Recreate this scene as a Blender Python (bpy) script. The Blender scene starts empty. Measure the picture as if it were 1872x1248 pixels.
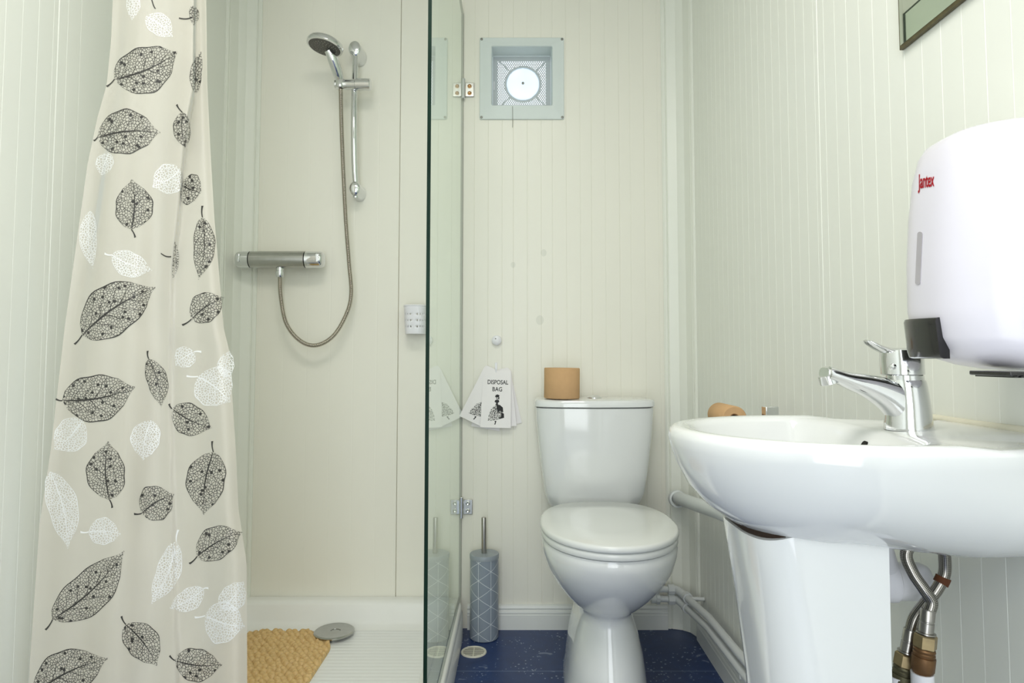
import bpy, math, random
from mathutils import Vector, Matrix
random.seed(7)
C = bpy.context.scene.collection
PI = math.pi

# ------------------------------------------------------------------ camera, world, lights, exposure
W_, H_ = 1872, 1248
FP, CX, CY, TILT, CAMZ = 1200.0, 948.0, 589.0, math.atan(0.0531), 0.88
cam = bpy.data.cameras.new('camera'); co = bpy.data.objects.new('camera', cam); C.objects.link(co)
cam.sensor_width = 36.0; cam.lens = 36.0 * FP / W_
cam.shift_x = (W_ / 2 - CX) / W_; cam.shift_y = -(H_ / 2 - CY) / W_
cam.clip_start = 0.02
co.location = (0, 0, CAMZ); co.rotation_euler = (PI / 2 + TILT, 0, 0)
sc = bpy.context.scene
sc.camera = co
sc.view_settings.view_transform = 'Standard'
sc.view_settings.look = 'None'
sc.view_settings.gamma = 1.0
sc.view_settings.use_curve_mapping = False
sc.view_settings.exposure = 0.36

wd = bpy.data.worlds.new('world'); sc.world = wd; wd.use_nodes = True
bg = wd.node_tree.nodes['Background']
bg.inputs['Color'].default_value = (0.86, 0.94, 1.0, 1); bg.inputs['Strength'].default_value = 1.15

def area(name, loc, rot, sx, sy, power, col):
    l = bpy.data.lights.new(name, 'AREA'); l.shape = 'RECTANGLE'; l.size = sx; l.size_y = sy
    l.energy = power; l.color = col
    o = bpy.data.objects.new(name, l); C.objects.link(o); o.location = loc; o.rotation_euler = rot
    return o
# daylight through the open doorway behind the camera, and the ceiling lamp
area('doorway_daylight', (-0.15, -0.93, 1.05), (PI / 2, 0, 0), 0.85, 1.95, 12.0, (0.94, 0.975, 1.0))
area('ceiling_lamp_light', (-0.15, 0.47, 2.26), (0, 0, 0), 0.7, 0.62, 10.8, (1.0, 0.965, 0.90))

# ------------------------------------------------------------------ measuring
def ray(px, py):
    u = (px - CX) / FP; v = (CY - py) / FP
    s, c = math.sin(TILT), math.cos(TILT)
    return u, c - v * s, s + v * c
def P(px, py, Y):                      # the point at distance Y that the photo shows at px, py
    u, b, k = ray(px, py)
    return Vector((u * Y / b, Y, CAMZ + k * Y / b))
def lin(c):
    c /= 255.0
    return c / 12.92 if c <= 0.04045 else ((c + 0.055) / 1.055) ** 2.4
def rgb(r, g, b): return (lin(r), lin(g), lin(b), 1.0)

# ------------------------------------------------------------------ materials
def nd(nt, t, **kw):
    n = nt.nodes.new(t)
    for k, v in kw.items(): setattr(n, k, v)
    return n
def math_n(nt, op, a, b=None, c=None):
    n = nt.nodes.new('ShaderNodeMath'); n.operation = op
    for i, x in enumerate((a, b, c)):
        if x is None: continue
        if isinstance(x, (int, float)): n.inputs[i].default_value = x
        else: nt.links.new(x, n.inputs[i])
    return n.outputs[0]
def ramp(nt, fac, a, b):
    n = nt.nodes.new('ShaderNodeMapRange'); n.inputs['From Min'].default_value = a; n.inputs['From Max'].default_value = b
    nt.links.new(fac, n.inputs['Value']); return n.outputs['Result']
def mixc(nt, fac, a, b):
    n = nt.nodes.new('ShaderNodeMix'); n.data_type = 'RGBA'
    if isinstance(fac, (int, float)): n.inputs[0].default_value = fac
    else: nt.links.new(fac, n.inputs[0])
    for i, x in ((6, a), (7, b)):
        if isinstance(x, tuple): n.inputs[i].default_value = x
        else: nt.links.new(x, n.inputs[i])
    return n.outputs[2]
def mat(name, col, rough=0.5, metal=0.0, coat=0.0, var=0.04, scale=30.0, bump=0.0, bscale=200.0, ior=1.45, stretch=None):
    m = bpy.data.materials.new(name); m.use_nodes = True; nt = m.node_tree
    b = nt.nodes['Principled BSDF']
    b.inputs['Roughness'].default_value = rough; b.inputs['Metallic'].default_value = metal
    b.inputs['Coat Weight'].default_value = coat; b.inputs['Coat Roughness'].default_value = 0.05
    b.inputs['IOR'].default_value = ior
    tc = nd(nt, 'ShaderNodeTexCoord')
    src = tc.outputs['Object']
    if stretch:
        mp = nd(nt, 'ShaderNodeMapping'); mp.inputs['Scale'].default_value = stretch
        nt.links.new(src, mp.inputs['Vector']); src = mp.outputs['Vector']
    nz = nd(nt, 'ShaderNodeTexNoise'); nz.inputs['Scale'].default_value = scale; nz.inputs['Detail'].default_value = 3
    nt.links.new(src, nz.inputs['Vector'])
    dark = (col[0] * (1 - var), col[1] * (1 - var), col[2] * (1 - var), 1)
    nt.links.new(mixc(nt, nz.outputs['Fac'], dark, tuple(min(1, c * (1 + var)) for c in col[:3]) + (1,)), b.inputs['Base Color'])
    if bump > 0:
        n2 = nd(nt, 'ShaderNodeTexNoise'); n2.inputs['Scale'].default_value = bscale
        nt.links.new(src, n2.inputs['Vector'])
        bp = nd(nt, 'ShaderNodeBump'); bp.inputs['Strength'].default_value = bump; bp.inputs['Distance'].default_value = 0.001
        nt.links.new(n2.outputs['Fac'], bp.inputs['Height']); nt.links.new(bp.outputs['Normal'], b.inputs['Normal'])
    return m

M = {}
M['cladding'] = mat('cladding', rgb(237, 235, 223), 0.33, var=0.015, scale=6, stretch=(1, 1, 0.25))
M['cladding_side'] = mat('cladding_side', rgb(237, 239, 231), 0.32, var=0.015, scale=6, stretch=(1, 1, 0.25))
def residue(m, spots):
    nt = m.node_tree; b = nt.nodes['Principled BSDF']; src = b.inputs['Base Color'].links[0].from_socket
    tc = nd(nt, 'ShaderNodeTexCoord'); k = None
    for (x, z, r) in spots:
        v = nd(nt, 'ShaderNodeVectorMath', operation='SUBTRACT'); nt.links.new(tc.outputs['Object'], v.inputs[0]); v.inputs[1].default_value = (x, 2.185, z)
        w = nd(nt, 'ShaderNodeVectorMath', operation='MULTIPLY'); nt.links.new(v.outputs[0], w.inputs[0]); w.inputs[1].default_value = (1.25, 0, 1)
        l = nd(nt, 'ShaderNodeVectorMath', operation='LENGTH'); nt.links.new(w.outputs[0], l.inputs[0])
        q = math_n(nt, 'LESS_THAN', l.outputs['Value'], r); k = q if k is None else math_n(nt, 'MAXIMUM', k, q)
    nt.links.new(mixc(nt, math_n(nt, 'MULTIPLY', k, 0.35), src, rgb(200, 202, 190)), b.inputs['Base Color'])
residue(M['cladding'], [(P(x, y, 2.185).x, P(x, y, 2.185).z, r) for x, y, r in ((938, 484, .010), (994, 462, .012), (987, 585, .016))])
M['ceiling'] = mat('ceiling_paint', rgb(232, 232, 224), 0.6)
M['trim'] = mat('trim_plastic', rgb(235, 237, 227), 0.35, var=0.015)
M['skirt'] = mat('skirting_plastic', rgb(228, 230, 226), 0.35, var=0.02)
M['ceramic'] = mat('white_ceramic', rgb(229, 231, 231), 0.10, coat=0.6, var=0.006, ior=1.5)
M['seat'] = mat('white_seat_plastic', rgb(230, 232, 230), 0.17, coat=0.2, var=0.006)
M['acrylic'] = mat('white_acrylic', rgb(238, 238, 234), 0.25, var=0.01)
M['plastic'] = mat('white_plastic', rgb(236, 236, 240), 0.28, var=0.01)
M['disp'] = mat('dispenser_plastic', rgb(224, 221, 231), 0.22, var=0.006)
M['pipe'] = mat('white_pipe_plastic', rgb(214, 218, 218), 0.38, var=0.03)
M['chrome'] = mat('chrome', (0.74, 0.75, 0.76, 1), 0.07, 1.0, var=0.02)
M['chrome_dull'] = mat('dulled_chrome', (0.46, 0.46, 0.44, 1), 0.22, 1.0, var=0.12, scale=60)
M['steel'] = mat('brushed_steel', (0.46, 0.44, 0.41, 1), 0.28, 1.0, var=0.08, scale=20, stretch=(40, 40, 1))
M['hose'] = mat('hose_steel', (0.46, 0.42, 0.36, 1), 0.25, 1.0, var=0.1)
M['nozzle'] = mat('nozzle_grey', rgb(88, 86, 80), 0.5, var=0.2, scale=200)
M['black'] = mat('black_plastic', rgb(34, 33, 34), 0.18, coat=0.3, var=0.08)
M['ink'] = mat('black_ink', rgb(32, 31, 33), 0.6, var=0.05)
M['red'] = mat('red_ink', rgb(206, 24, 44), 0.5, var=0.03)
M['paper'] = mat('white_paper', rgb(246, 243, 243), 0.8, var=0.02, bump=0.15, bscale=300)
M['kraft'] = mat('kraft_tissue', rgb(205, 166, 122), 0.95, var=0.06, scale=60, bump=0.4, bscale=400)
M['card'] = mat('brown_card', rgb(150, 108, 72), 0.9, var=0.1)
M['brass'] = mat('aged_brass', (0.40, 0.31, 0.17, 1), 0.35, 0.9, var=0.35, scale=70)
M['verdigris'] = mat('grimy_brass', (0.13, 0.12, 0.07, 1), 0.5, 0.7, var=0.5, scale=80)
M['rust_brass'] = mat('rust_stained_brass', (0.20, 0.11, 0.05, 1), 0.45, 0.7, var=0.5, scale=60)
M['rust'] = mat('rusty_brown', rgb(92, 52, 26), 0.8, var=0.4, scale=80)
M['dark_gap'] = mat('dark_brown_gap', rgb(44, 30, 20), 0.9, var=0.4, scale=120)
M['seal'] = mat('cream_sealant', rgb(228, 224, 204), 0.5, var=0.05, bump=0.5, bscale=80)
M['mirror'] = mat('mirror_silver', (0.80, 0.86, 0.78, 1), 0.015, 1.0, var=0.0)
M['mirror_edge'] = mat('worn_mirror_edge', rgb(96, 88, 62), 0.4, 0.4, var=0.5, scale=150)
M['brush_lid'] = mat('grey_lacquer', rgb(150, 158, 166), 0.35, var=0.05)
M['grate'] = mat('pale_grate', rgb(226, 222, 206), 0.45, var=0.05)
M['hole'] = mat('dark_hole', rgb(26, 24, 22), 0.9, var=0.1)
M['fanframe'] = mat('fan_frame_plastic', rgb(216, 224, 221), 0.4, var=0.02)
M['fanplate'] = mat('fan_plate_plastic', rgb(190, 197, 200), 0.4, var=0.02)
M['screw'] = mat('screw_steel', (0.22, 0.22, 0.20, 1), 0.45, 0.8, var=0.2, scale=300)
M['copper_screw'] = mat('coppery_screw', (0.50, 0.28, 0.13, 1), 0.35, 1.0, var=0.2, scale=300)
M['slot'] = mat('grey_window_plastic', rgb(176, 172, 178), 0.25, var=0.03)

def floor_mat():
    m = bpy.data.materials.new('blue_vinyl_tile'); m.use_nodes = True; nt = m.node_tree; b = nt.nodes['Principled BSDF']
    tc = nd(nt, 'ShaderNodeTexCoord'); sp = nd(nt, 'ShaderNodeSeparateXYZ'); nt.links.new(tc.outputs['Object'], sp.inputs[0])
    # tile joints: lines across the room every 0.335 m, the first 0.26 m from the back wall
    def joint(out, period, off, w):
        a = math_n(nt, 'ADD', out, 100.0 * period - off)
        a = math_n(nt, 'MODULO', a, period)
        a = math_n(nt, 'SUBTRACT', a, period / 2)
        a = math_n(nt, 'ABSOLUTE', a)
        return math_n(nt, 'GREATER_THAN', a, period / 2 - w)
    j1 = joint(sp.outputs[1], 0.335, 1.893, 0.0014)
    vz = nd(nt, 'ShaderNodeTexVoronoi'); vz.inputs['Scale'].default_value = 80
    nt.links.new(tc.outputs['Object'], vz.inputs['Vector'])
    n1 = nd(nt, 'ShaderNodeTexNoise'); n1.inputs['Scale'].default_value = 9; nt.links.new(tc.outputs['Object'], n1.inputs['Vector'])
    thr = math_n(nt, 'MULTIPLY', ramp(nt, n1.outputs['Fac'], 0.36, 0.62), 0.24)
    spk = math_n(nt, 'LESS_THAN', vz.outputs['Distance'], thr)
    n2 = nd(nt, 'ShaderNodeTexNoise'); n2.inputs['Scale'].default_value = 14; n2.inputs['Detail'].default_value = 6
    n2.inputs['Distortion'].default_value = 1.6
    nt.links.new(tc.outputs['Object'], n2.inputs['Vector'])
    base = mixc(nt, n2.outputs['Fac'], rgb(20, 42, 86), rgb(32, 60, 114))
    sc_ = ramp(nt, n2.outputs['Fac'], 0.66, 0.69)
    c = mixc(nt, math_n(nt, 'MULTIPLY', sc_, 0.5), base, rgb(150, 160, 180))
    c = mixc(nt, math_n(nt, 'MULTIPLY', spk, 0.6), c, rgb(176, 186, 206))
    c = mixc(nt, math_n(nt, 'MULTIPLY', j1, 0.8), c, rgb(118, 132, 160))
    nt.links.new(c, b.inputs['Base Color']); b.inputs['Roughness'].default_value = 0.36
    return m
M['floor'] = floor_mat()

def glass_mats():
    m = bpy.data.materials.new('clear_green_glass'); m.use_nodes = True; nt = m.node_tree
    nt.nodes.remove(nt.nodes['Principled BSDF']); out = nt.nodes['Material Output']
    t = nd(nt, 'ShaderNodeBsdfTransparent'); t.inputs[0].default_value = (0.95, 0.985, 0.96, 1)
    g = nd(nt, 'ShaderNodeBsdfGlossy'); g.inputs['Roughness'].default_value = 0.015; g.inputs['Color'].default_value = (0.93, 0.97, 0.94, 1)
    f = nd(nt, 'ShaderNodeFresnel'); f.inputs['IOR'].default_value = 1.5
    geo = nd(nt, 'ShaderNodeNewGeometry')
    # the far face of the pane is met from inside the glass: treat both faces as air-to-glass
    f2 = nd(nt, 'ShaderNodeFresnel'); f2.inputs['IOR'].default_value = 1 / 1.5
    fm = nd(nt, 'ShaderNodeMix'); nt.links.new(geo.outputs['Backfacing'], fm.inputs[0])
    nt.links.new(f.outputs[0], fm.inputs[2]); fm.inputs[3].default_value = 0.0
    mx = nd(nt, 'ShaderNodeMixShader')
    nt.links.new(fm.outputs[0], mx.inputs[0]); nt.links.new(t.outputs[0], mx.inputs[1]); nt.links.new(g.outputs[0], mx.inputs[2])
    nt.links.new(mx.outputs[0], out.inputs[0])
    e = mat('dark_green_glass_edge', rgb(26, 46, 38), 0.3, var=0.6, scale=9, ior=1.15)
    return m, e
M['glass'], M['glass_edge'] = glass_mats()

def curtain_mat():
    m = bpy.data.materials.new('translucent_curtain_vinyl'); m.use_nodes = True; nt = m.node_tree
    nt.nodes.remove(nt.nodes['Principled BSDF']); out = nt.nodes['Material Output']
    tc = nd(nt, 'ShaderNodeTexCoord')
    mp = nd(nt, 'ShaderNodeMapping'); mp.inputs['Scale'].default_value = (14, 3, 2.2); nt.links.new(tc.outputs['Object'], mp.inputs['Vector'])
    nz = nd(nt, 'ShaderNodeTexNoise'); nz.inputs['Scale'].default_value = 1.0; nz.inputs['Detail'].default_value = 2; nt.links.new(mp.outputs['Vector'], nz.inputs['Vector'])
    c = mixc(nt, nz.outputs['Fac'], rgb(235, 229, 217), rgb(245, 241, 232))
    d = nd(nt, 'ShaderNodeBsdfDiffuse'); nt.links.new(c, d.inputs['Color'])
    tl = nd(nt, 'ShaderNodeBsdfTranslucent'); nt.links.new(c, tl.inputs['Color'])
    tr = nd(nt, 'ShaderNodeBsdfTransparent'); tr.inputs[0].default_value = (0.96, 0.95, 0.92, 1)
    gl = nd(nt, 'ShaderNodeBsdfGlossy'); gl.inputs['Roughness'].default_value = 0.45
    def mx(f, a, b):
        n = nd(nt, 'ShaderNodeMixShader'); n.inputs[0].default_value = f
        nt.links.new(a, n.inputs[1]); nt.links.new(b, n.inputs[2]); return n.outputs[0]
    s = mx(0.42, d.outputs[0], tl.outputs[0])
    s = mx(0.14, s, tr.outputs[0])
    fr = nd(nt, 'ShaderNodeFresnel'); fr.inputs[0].default_value = 1.12
    n = nd(nt, 'ShaderNodeMixShader'); nt.links.new(fr.outputs[0], n.inputs[0]); nt.links.new(s, n.inputs[1]); nt.links.new(gl.outputs[0], n.inputs[2])
    nt.links.new(n.outputs[0], out.inputs[0])
    return m
M['curtain'] = curtain_mat()

def leaf_mat(name, col, cell, thick, dots, fade):
    m = bpy.data.materials.new(name); m.use_nodes = True; nt = m.node_tree
    out = nt.nodes['Material Output']; b = nt.nodes['Principled BSDF']
    b.inputs['Base Color'].default_value = col; b.inputs['Roughness'].default_value = 0.55
    ul = nd(nt, 'ShaderNodeUVMap', uv_map='leaf'); uc = nd(nt, 'ShaderNodeUVMap', uv_map='cell')
    sp = nd(nt, 'ShaderNodeSeparateXYZ'); nt.links.new(ul.outputs[0], sp.inputs[0])
    a, v = sp.outputs[0], sp.outputs[1]                       # along the midrib 0..1, across -1..1
    av = math_n(nt, 'ABSOLUTE', v)
    nz = nd(nt, 'ShaderNodeTexNoise'); nz.inputs['Scale'].default_value = 0.05; nt.links.new(uc.outputs[0], nz.inputs['Vector'])
    vo = nd(nt, 'ShaderNodeTexVoronoi', feature='DISTANCE_TO_EDGE', voronoi_dimensions='2D'); vo.inputs['Scale'].default_value = 1.0 / cell
    nt.links.new(uc.outputs[0], vo.inputs['Vector'])
    wid = math_n(nt, 'ADD', math_n(nt, 'MULTIPLY', nz.outputs['Fac'], thick * 1.2), thick * 0.4)
    net = math_n(nt, 'LESS_THAN', vo.outputs['Distance'], wid)
    outl = math_n(nt, 'GREATER_THAN', av, 0.955)
    rib = math_n(nt, 'LESS_THAN', av, math_n(nt, 'MULTIPLY_ADD', a, -0.045, 0.055))
    sv = math_n(nt, 'SUBTRACT', math_n(nt, 'MULTIPLY', a, 6.5), math_n(nt, 'MULTIPLY', av, 1.9))
    sv = math_n(nt, 'ADD', sv, math_n(nt, 'MULTIPLY', math_n(nt, 'GREATER_THAN', v, 0.0), 0.45))
    sv = math_n(nt, 'ADD', sv, math_n(nt, 'MULTIPLY', nz.outputs['Fac'], 0.7))
    sv = math_n(nt, 'FRACT', sv)
    side = math_n(nt, 'LESS_THAN', sv, math_n(nt, 'MULTIPLY_ADD', av, -0.075, 0.085))
    k = net
    for x in (outl, rib, side): k = math_n(nt, 'MAXIMUM', k, x)
    if dots:
        vd = nd(nt, 'ShaderNodeTexVoronoi', voronoi_dimensions='2D'); vd.inputs['Scale'].default_value = 1 / 24.0
        nt.links.new(uc.outputs[0], vd.inputs['Vector'])
        k = math_n(nt, 'MAXIMUM', k, math_n(nt, 'LESS_THAN', vd.outputs['Distance'], 0.115))
    k = math_n(nt, 'MULTIPLY', k, fade)
    t = nd(nt, 'ShaderNodeBsdfTransparent'); mx = nd(nt, 'ShaderNodeMixShader')
    nt.links.new(k, mx.inputs[0]); nt.links.new(t.outputs[0], mx.inputs[1]); nt.links.new(b.outputs[0], mx.inputs[2])
    nt.links.new(mx.outputs[0], out.inputs[0])
    return m
M['leaf_dark'] = leaf_mat('dark_leaf_print', rgb(46, 44, 44), 4.9, 0.088, True, 0.92)
M['leaf_white'] = leaf_mat('white_leaf_print', rgb(253, 254, 253), 4.6, 0.12, False, 0.9)

def brush_mat():
    m = mat('grey_lacquer_with_white_lines', rgb(140, 150, 162), 0.32, var=0.05); nt = m.node_tree; b = nt.nodes['Principled BSDF']
    base = b.inputs['Base Color'].links[0].from_socket
    tc = nd(nt, 'ShaderNodeTexCoord'); sp = nd(nt, 'ShaderNodeSeparateXYZ'); nt.links.new(tc.outputs['Object'], sp.inputs[0])
    ang = math_n(nt, 'ARCTAN2', sp.outputs[1], sp.outputs[0])
    col = math_n(nt, 'MULTIPLY', math_n(nt, 'ADD', ang, 8.22), 7 / (2 * PI))      # seven columns round the can
    row = math_n(nt, 'MULTIPLY', sp.outputs[2], 1 / 0.0535)
    def line(x, w):
        f = math_n(nt, 'FRACT', math_n(nt, 'ADD', x, 50.5)); f = math_n(nt, 'ABSOLUTE', math_n(nt, 'SUBTRACT', f, 0.5))
        return math_n(nt, 'LESS_THAN', f, w)
    k = line(col, 0.012)
    for s in (1, -1):
        k = math_n(nt, 'MAXIMUM', k, line(math_n(nt, 'MULTIPLY_ADD', col, 0.5 * s, row), 0.012))
    nt.links.new(mixc(nt, k, base, rgb(228, 232, 234)), b.inputs['Base Color'])
    return m
M['brush'] = brush_mat()

def tray_floor_mat():
    m = mat('ribbed_white_acrylic', rgb(240, 241, 240), 0.28, var=0.01); nt = m.node_tree; b = nt.nodes['Principled BSDF']
    tc = nd(nt, 'ShaderNodeTexCoord')
    w = nd(nt, 'ShaderNodeTexWave', bands_direction='Y'); w.inputs['Scale'].default_value = 16; w.inputs['Distortion'].default_value = 0.6
    w.inputs['Detail'].default_value = 1; w.inputs['Detail Scale'].default_value = 3
    nt.links.new(tc.outputs['Object'], w.inputs['Vector'])
    bp = nd(nt, 'ShaderNodeBump'); bp.inputs['Strength'].default_value = 0.35; bp.inputs['Distance'].default_value = 0.002
    nt.links.new(w.outputs['Fac'], bp.inputs['Height']); nt.links.new(bp.outputs['Normal'], b.inputs['Normal'])
    return m
M['tray_floor'] = tray_floor_mat()

def braid_mat():
    m = mat('braided_steel', (0.40, 0.38, 0.34, 1), 0.32, 1.0, var=0.1); nt = m.node_tree; b = nt.nodes['Principled BSDF']
    uv = nd(nt, 'ShaderNodeUVMap', uv_map='uv'); sp = nd(nt, 'ShaderNodeSeparateXYZ'); nt.links.new(uv.outputs[0], sp.inputs[0])
    k = None
    for s in (1, -1):
        x = math_n(nt, 'SINE', math_n(nt, 'MULTIPLY', math_n(nt, 'MULTIPLY_ADD', sp.outputs[1], 10.0 * s, math_n(nt, 'MULTIPLY', sp.outputs[0], 320)), 2 * PI))
        k = x if k is None else math_n(nt, 'MULTIPLY', k, x)
    c = mixc(nt, ramp(nt, k, -0.3, 0.4), (0.10, 0.09, 0.08, 1), (0.55, 0.53, 0.48, 1))
    nt.links.new(c, b.inputs['Base Color'])
    return m
M['braid'] = braid_mat()

def disc_mat():
    m = bpy.data.materials.new('translucent_fan_disc'); m.use_nodes = True; nt = m.node_tree
    nt.nodes.remove(nt.nodes['Principled BSDF']); out = nt.nodes['Material Output']
    tc = nd(nt, 'ShaderNodeTexCoord'); nz = nd(nt, 'ShaderNodeTexNoise'); nz.inputs['Scale'].default_value = 9
    nt.links.new(tc.outputs['Object'], nz.inputs['Vector'])
    c = mixc(nt, nz.outputs['Fac'], (0.80, 0.88, 0.95, 1), (1, 1, 1, 1))
    t = nd(nt, 'ShaderNodeBsdfTranslucent'); nt.links.new(c, t.inputs[0])
    tr = nd(nt, 'ShaderNodeBsdfTransparent'); nt.links.new(c, tr.inputs[0])
    mx = nd(nt, 'ShaderNodeMixShader'); mx.inputs[0].default_value = 0.3
    nt.links.new(t.outputs[0], mx.inputs[1]); nt.links.new(tr.outputs[0], mx.inputs[2])
    nt.links.new(mx.outputs[0], out.inputs[0])
    return m
M['disc'] = disc_mat()

def speckle_mat():
    m = mat('lace_print', rgb(30, 30, 32), 0.7, var=0); nt = m.node_tree; b = nt.nodes['Principled BSDF']
    tc = nd(nt, 'ShaderNodeTexCoord'); nz = nd(nt, 'ShaderNodeTexNoise'); nz.inputs['Scale'].default_value = 420
    nt.links.new(tc.outputs['Object'], nz.inputs['Vector'])
    nt.links.new(mixc(nt, math_n(nt, 'GREATER_THAN', nz.outputs['Fac'], 0.49), rgb(34, 34, 36), rgb(232, 230, 228)), b.inputs['Base Color'])
    return m
M['lace'] = speckle_mat()

def mat_rug():
    m = mat('tan_bath_mat', rgb(216, 182, 124), 0.38, var=0.10, scale=50); return m
M['rug'] = mat_rug()

# ------------------------------------------------------------------ mesh helpers
class MB:
    def __init__(s): s.v = []; s.f = []; s.mi = []; s.uv = {}
    def face(s, idx, mi=0): s.f.append(tuple(idx)); s.mi.append(mi)
    def box(s, a, b, mi=0):
        x0, y0, z0 = [min(p, q) for p, q in zip(a, b)]; x1, y1, z1 = [max(p, q) for p, q in zip(a, b)]
        n = len(s.v)
        s.v += [Vector(p) for p in ((x0,y0,z0),(x1,y0,z0),(x1,y1,z0),(x0,y1,z0),(x0,y0,z1),(x1,y0,z1),(x1,y1,z1),(x0,y1,z1))]
        for q in ((0,3,2,1),(4,5,6,7),(0,1,5,4),(1,2,6,5),(2,3,7,6),(3,0,4,7)): s.face([n+i for i in q], mi)
        return s
    def loft(s, rings, cap0=True, cap1=True, closed=True, mi=0):
        n0 = len(s.v); k = len(rings[0])
        for r in rings: s.v += [Vector(p) for p in r]
        for i in range(len(rings) - 1):
            for j in range(k if closed else k - 1):
                a = n0 + i*k + j; b = n0 + i*k + (j+1) % k
                s.face((a, b, b + k, a + k), mi)
        if cap0: s.face([n0 + j for j in reversed(range(k))], mi)
        if cap1: s.face([n0 + (len(rings)-1)*k + j for j in range(k)], mi)
        return s
    def tube(s, pts, r, seg=14, cap=True, mi=0, uv=False):
        pts = [Vector(p) for p in pts]; n = len(pts)
        rs = r if isinstance(r, (list, tuple)) else [r] * n
        t = [(pts[min(i+1, n-1)] - pts[max(i-1, 0)]).normalized() for i in range(n)]
        nrm = t[0].orthogonal().normalized(); rings = []; L = 0; ls = []
        for i in range(n):
            if i: L += (pts[i] - pts[i-1]).length
            ls.append(L)
            nrm = (nrm - t[i] * nrm.dot(t[i])).normalized(); bn = t[i].cross(nrm)
            rings.append([pts[i] + (nrm * math.cos(a) + bn * math.sin(a)) * rs[i] for a in [2*PI*j/seg for j in range(seg)]])
        f0 = len(s.f)
        s.loft(rings, cap, cap, mi=mi)
        if uv:
            for i in range(n - 1):
                for j in range(seg):
                    s.uv[f0 + i*seg + j] = [(ls[i], j/seg), (ls[i], (j+1)/seg), (ls[i+1], (j+1)/seg), (ls[i+1], j/seg)]
        return s
    def cyl(s, a, b, r0, r1=None, seg=24, mi=0): return s.tube([a, b], [r0, r0 if r1 is None else r1], seg, mi=mi)
    def lathe(s, o, axis, prof, seg=32, mi=0, cap=True):      # prof: (distance along the axis, radius)
        ax = Vector(axis).normalized(); o = Vector(o); u = ax.orthogonal().normalized(); w = ax.cross(u)
        rings = [[o + ax*h + (u*math.cos(2*PI*j/seg) + w*math.sin(2*PI*j/seg)) * max(r, 1e-5) for j in range(seg)] for h, r in prof]
        return s.loft(rings, cap, cap, mi=mi)
    def prism(s, poly, vec, mi=0):
        vec = Vector(vec); return s.loft([[Vector(p) for p in poly], [Vector(p) + vec for p in poly]], mi=mi)
    def build(s, name, mats, parent=None, origin=None, bevel=0, bseg=2, angle=40, smooth=True, solid=0, subd=0):
        org = Vector(origin) if origin is not None else (parent_world(parent) if parent else Vector((0, 0, 0)))
        me = bpy.data.meshes.new(name)
        me.from_pydata([tuple(v - org) for v in s.v], [], s.f)
        mats = mats if isinstance(mats, (list, tuple)) else [mats]
        for m in mats: me.materials.append(m)
        me.polygons.foreach_set('material_index', s.mi)
        if s.uv:
            l = me.uv_layers.new(name='uv')
            for fi, cs in s.uv.items():
                for li, c in zip(me.polygons[fi].loop_indices, cs): l.data[li].uv = c
        me.validate(); me.update()
        import bmesh
        bm = bmesh.new(); bm.from_mesh(me); bmesh.ops.recalc_face_normals(bm, faces=bm.faces); bm.to_mesh(me); bm.free()
        if smooth:
            me.polygons.foreach_set('use_smooth', [True] * len(me.polygons)); me.set_sharp_from_angle(angle=math.radians(angle))
        o = bpy.data.objects.new(name, me); C.objects.link(o)
        if parent: o.parent = parent
        else: o.location = org
        if solid:
            md = o.modifiers.new('solid', 'SOLIDIFY'); md.thickness = solid; md.offset = 0
        if bevel:
            md = o.modifiers.new('bevel', 'BEVEL'); md.width = bevel; md.segments = bseg; md.limit_method = 'ANGLE'; md.angle_limit = math.radians(40)
            md.harden_normals = False
        if subd:
            md = o.modifiers.new('subd', 'SUBSURF'); md.levels = subd; md.render_levels = subd
        return o
def parent_world(p):
    v = Vector((0, 0, 0))
    while p: v += p.location; p = p.parent
    return v
def tag(o, label, cat, group=None):
    o['label'] = label; o['category'] = cat
    if group: o['group'] = group
    return o
def thing(name, label, cat, loc, group=None):
    o = bpy.data.objects.new(name, None); o.empty_display_size = 0.05; C.objects.link(o); o.location = loc
    return tag(o, label, cat, group)
def struct(o): o['kind'] = 'structure'; return o
def spow(c, e): return math.copysign(abs(c) ** e, c)
def catmull(pts, n=8):
    pts = [Vector(p) for p in pts]; q = [pts[0]*2 - pts[1]] + pts + [pts[-1]*2 - pts[-2]]; out = []
    for i in range(1, len(q) - 2):
        for k in range(n):
            t = k / n; a, b, c, d = q[i-1], q[i], q[i+1], q[i+2]
            out.append(0.5 * ((2*b) + (c - a)*t + (2*a - 5*b + 4*c - d)*t*t + (3*b - a - 3*c + d)*t**3))
    out.append(pts[-1]); return out
def interp(tab, x):
    if x <= tab[0][0]: return tab[0][1] + (x - tab[0][0]) * (tab[1][1] - tab[0][1]) / (tab[1][0] - tab[0][0])
    for (a, p), (b, q) in zip(tab, tab[1:]):
        if x <= b: return p + (q - p) * (x - a) / (b - a)
    return tab[-1][1]
def ring(x0, x1, y0, y1, z, n=2.5, k=48, nb=None):            # superellipse in plan
    xc, yc, a, b = (x0+x1)/2, (y0+y1)/2, (x1-x0)/2, (y1-y0)/2
    out = []
    for j in range(k):
        t = 2*PI*j/k; c, s_ = math.cos(t), math.sin(t)
        e = 2.0 / (nb if nb and s_ > 0 else n)
        out.append(Vector((xc + a*spow(c, e), yc + b*spow(s_, e), z)))
    return out
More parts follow.
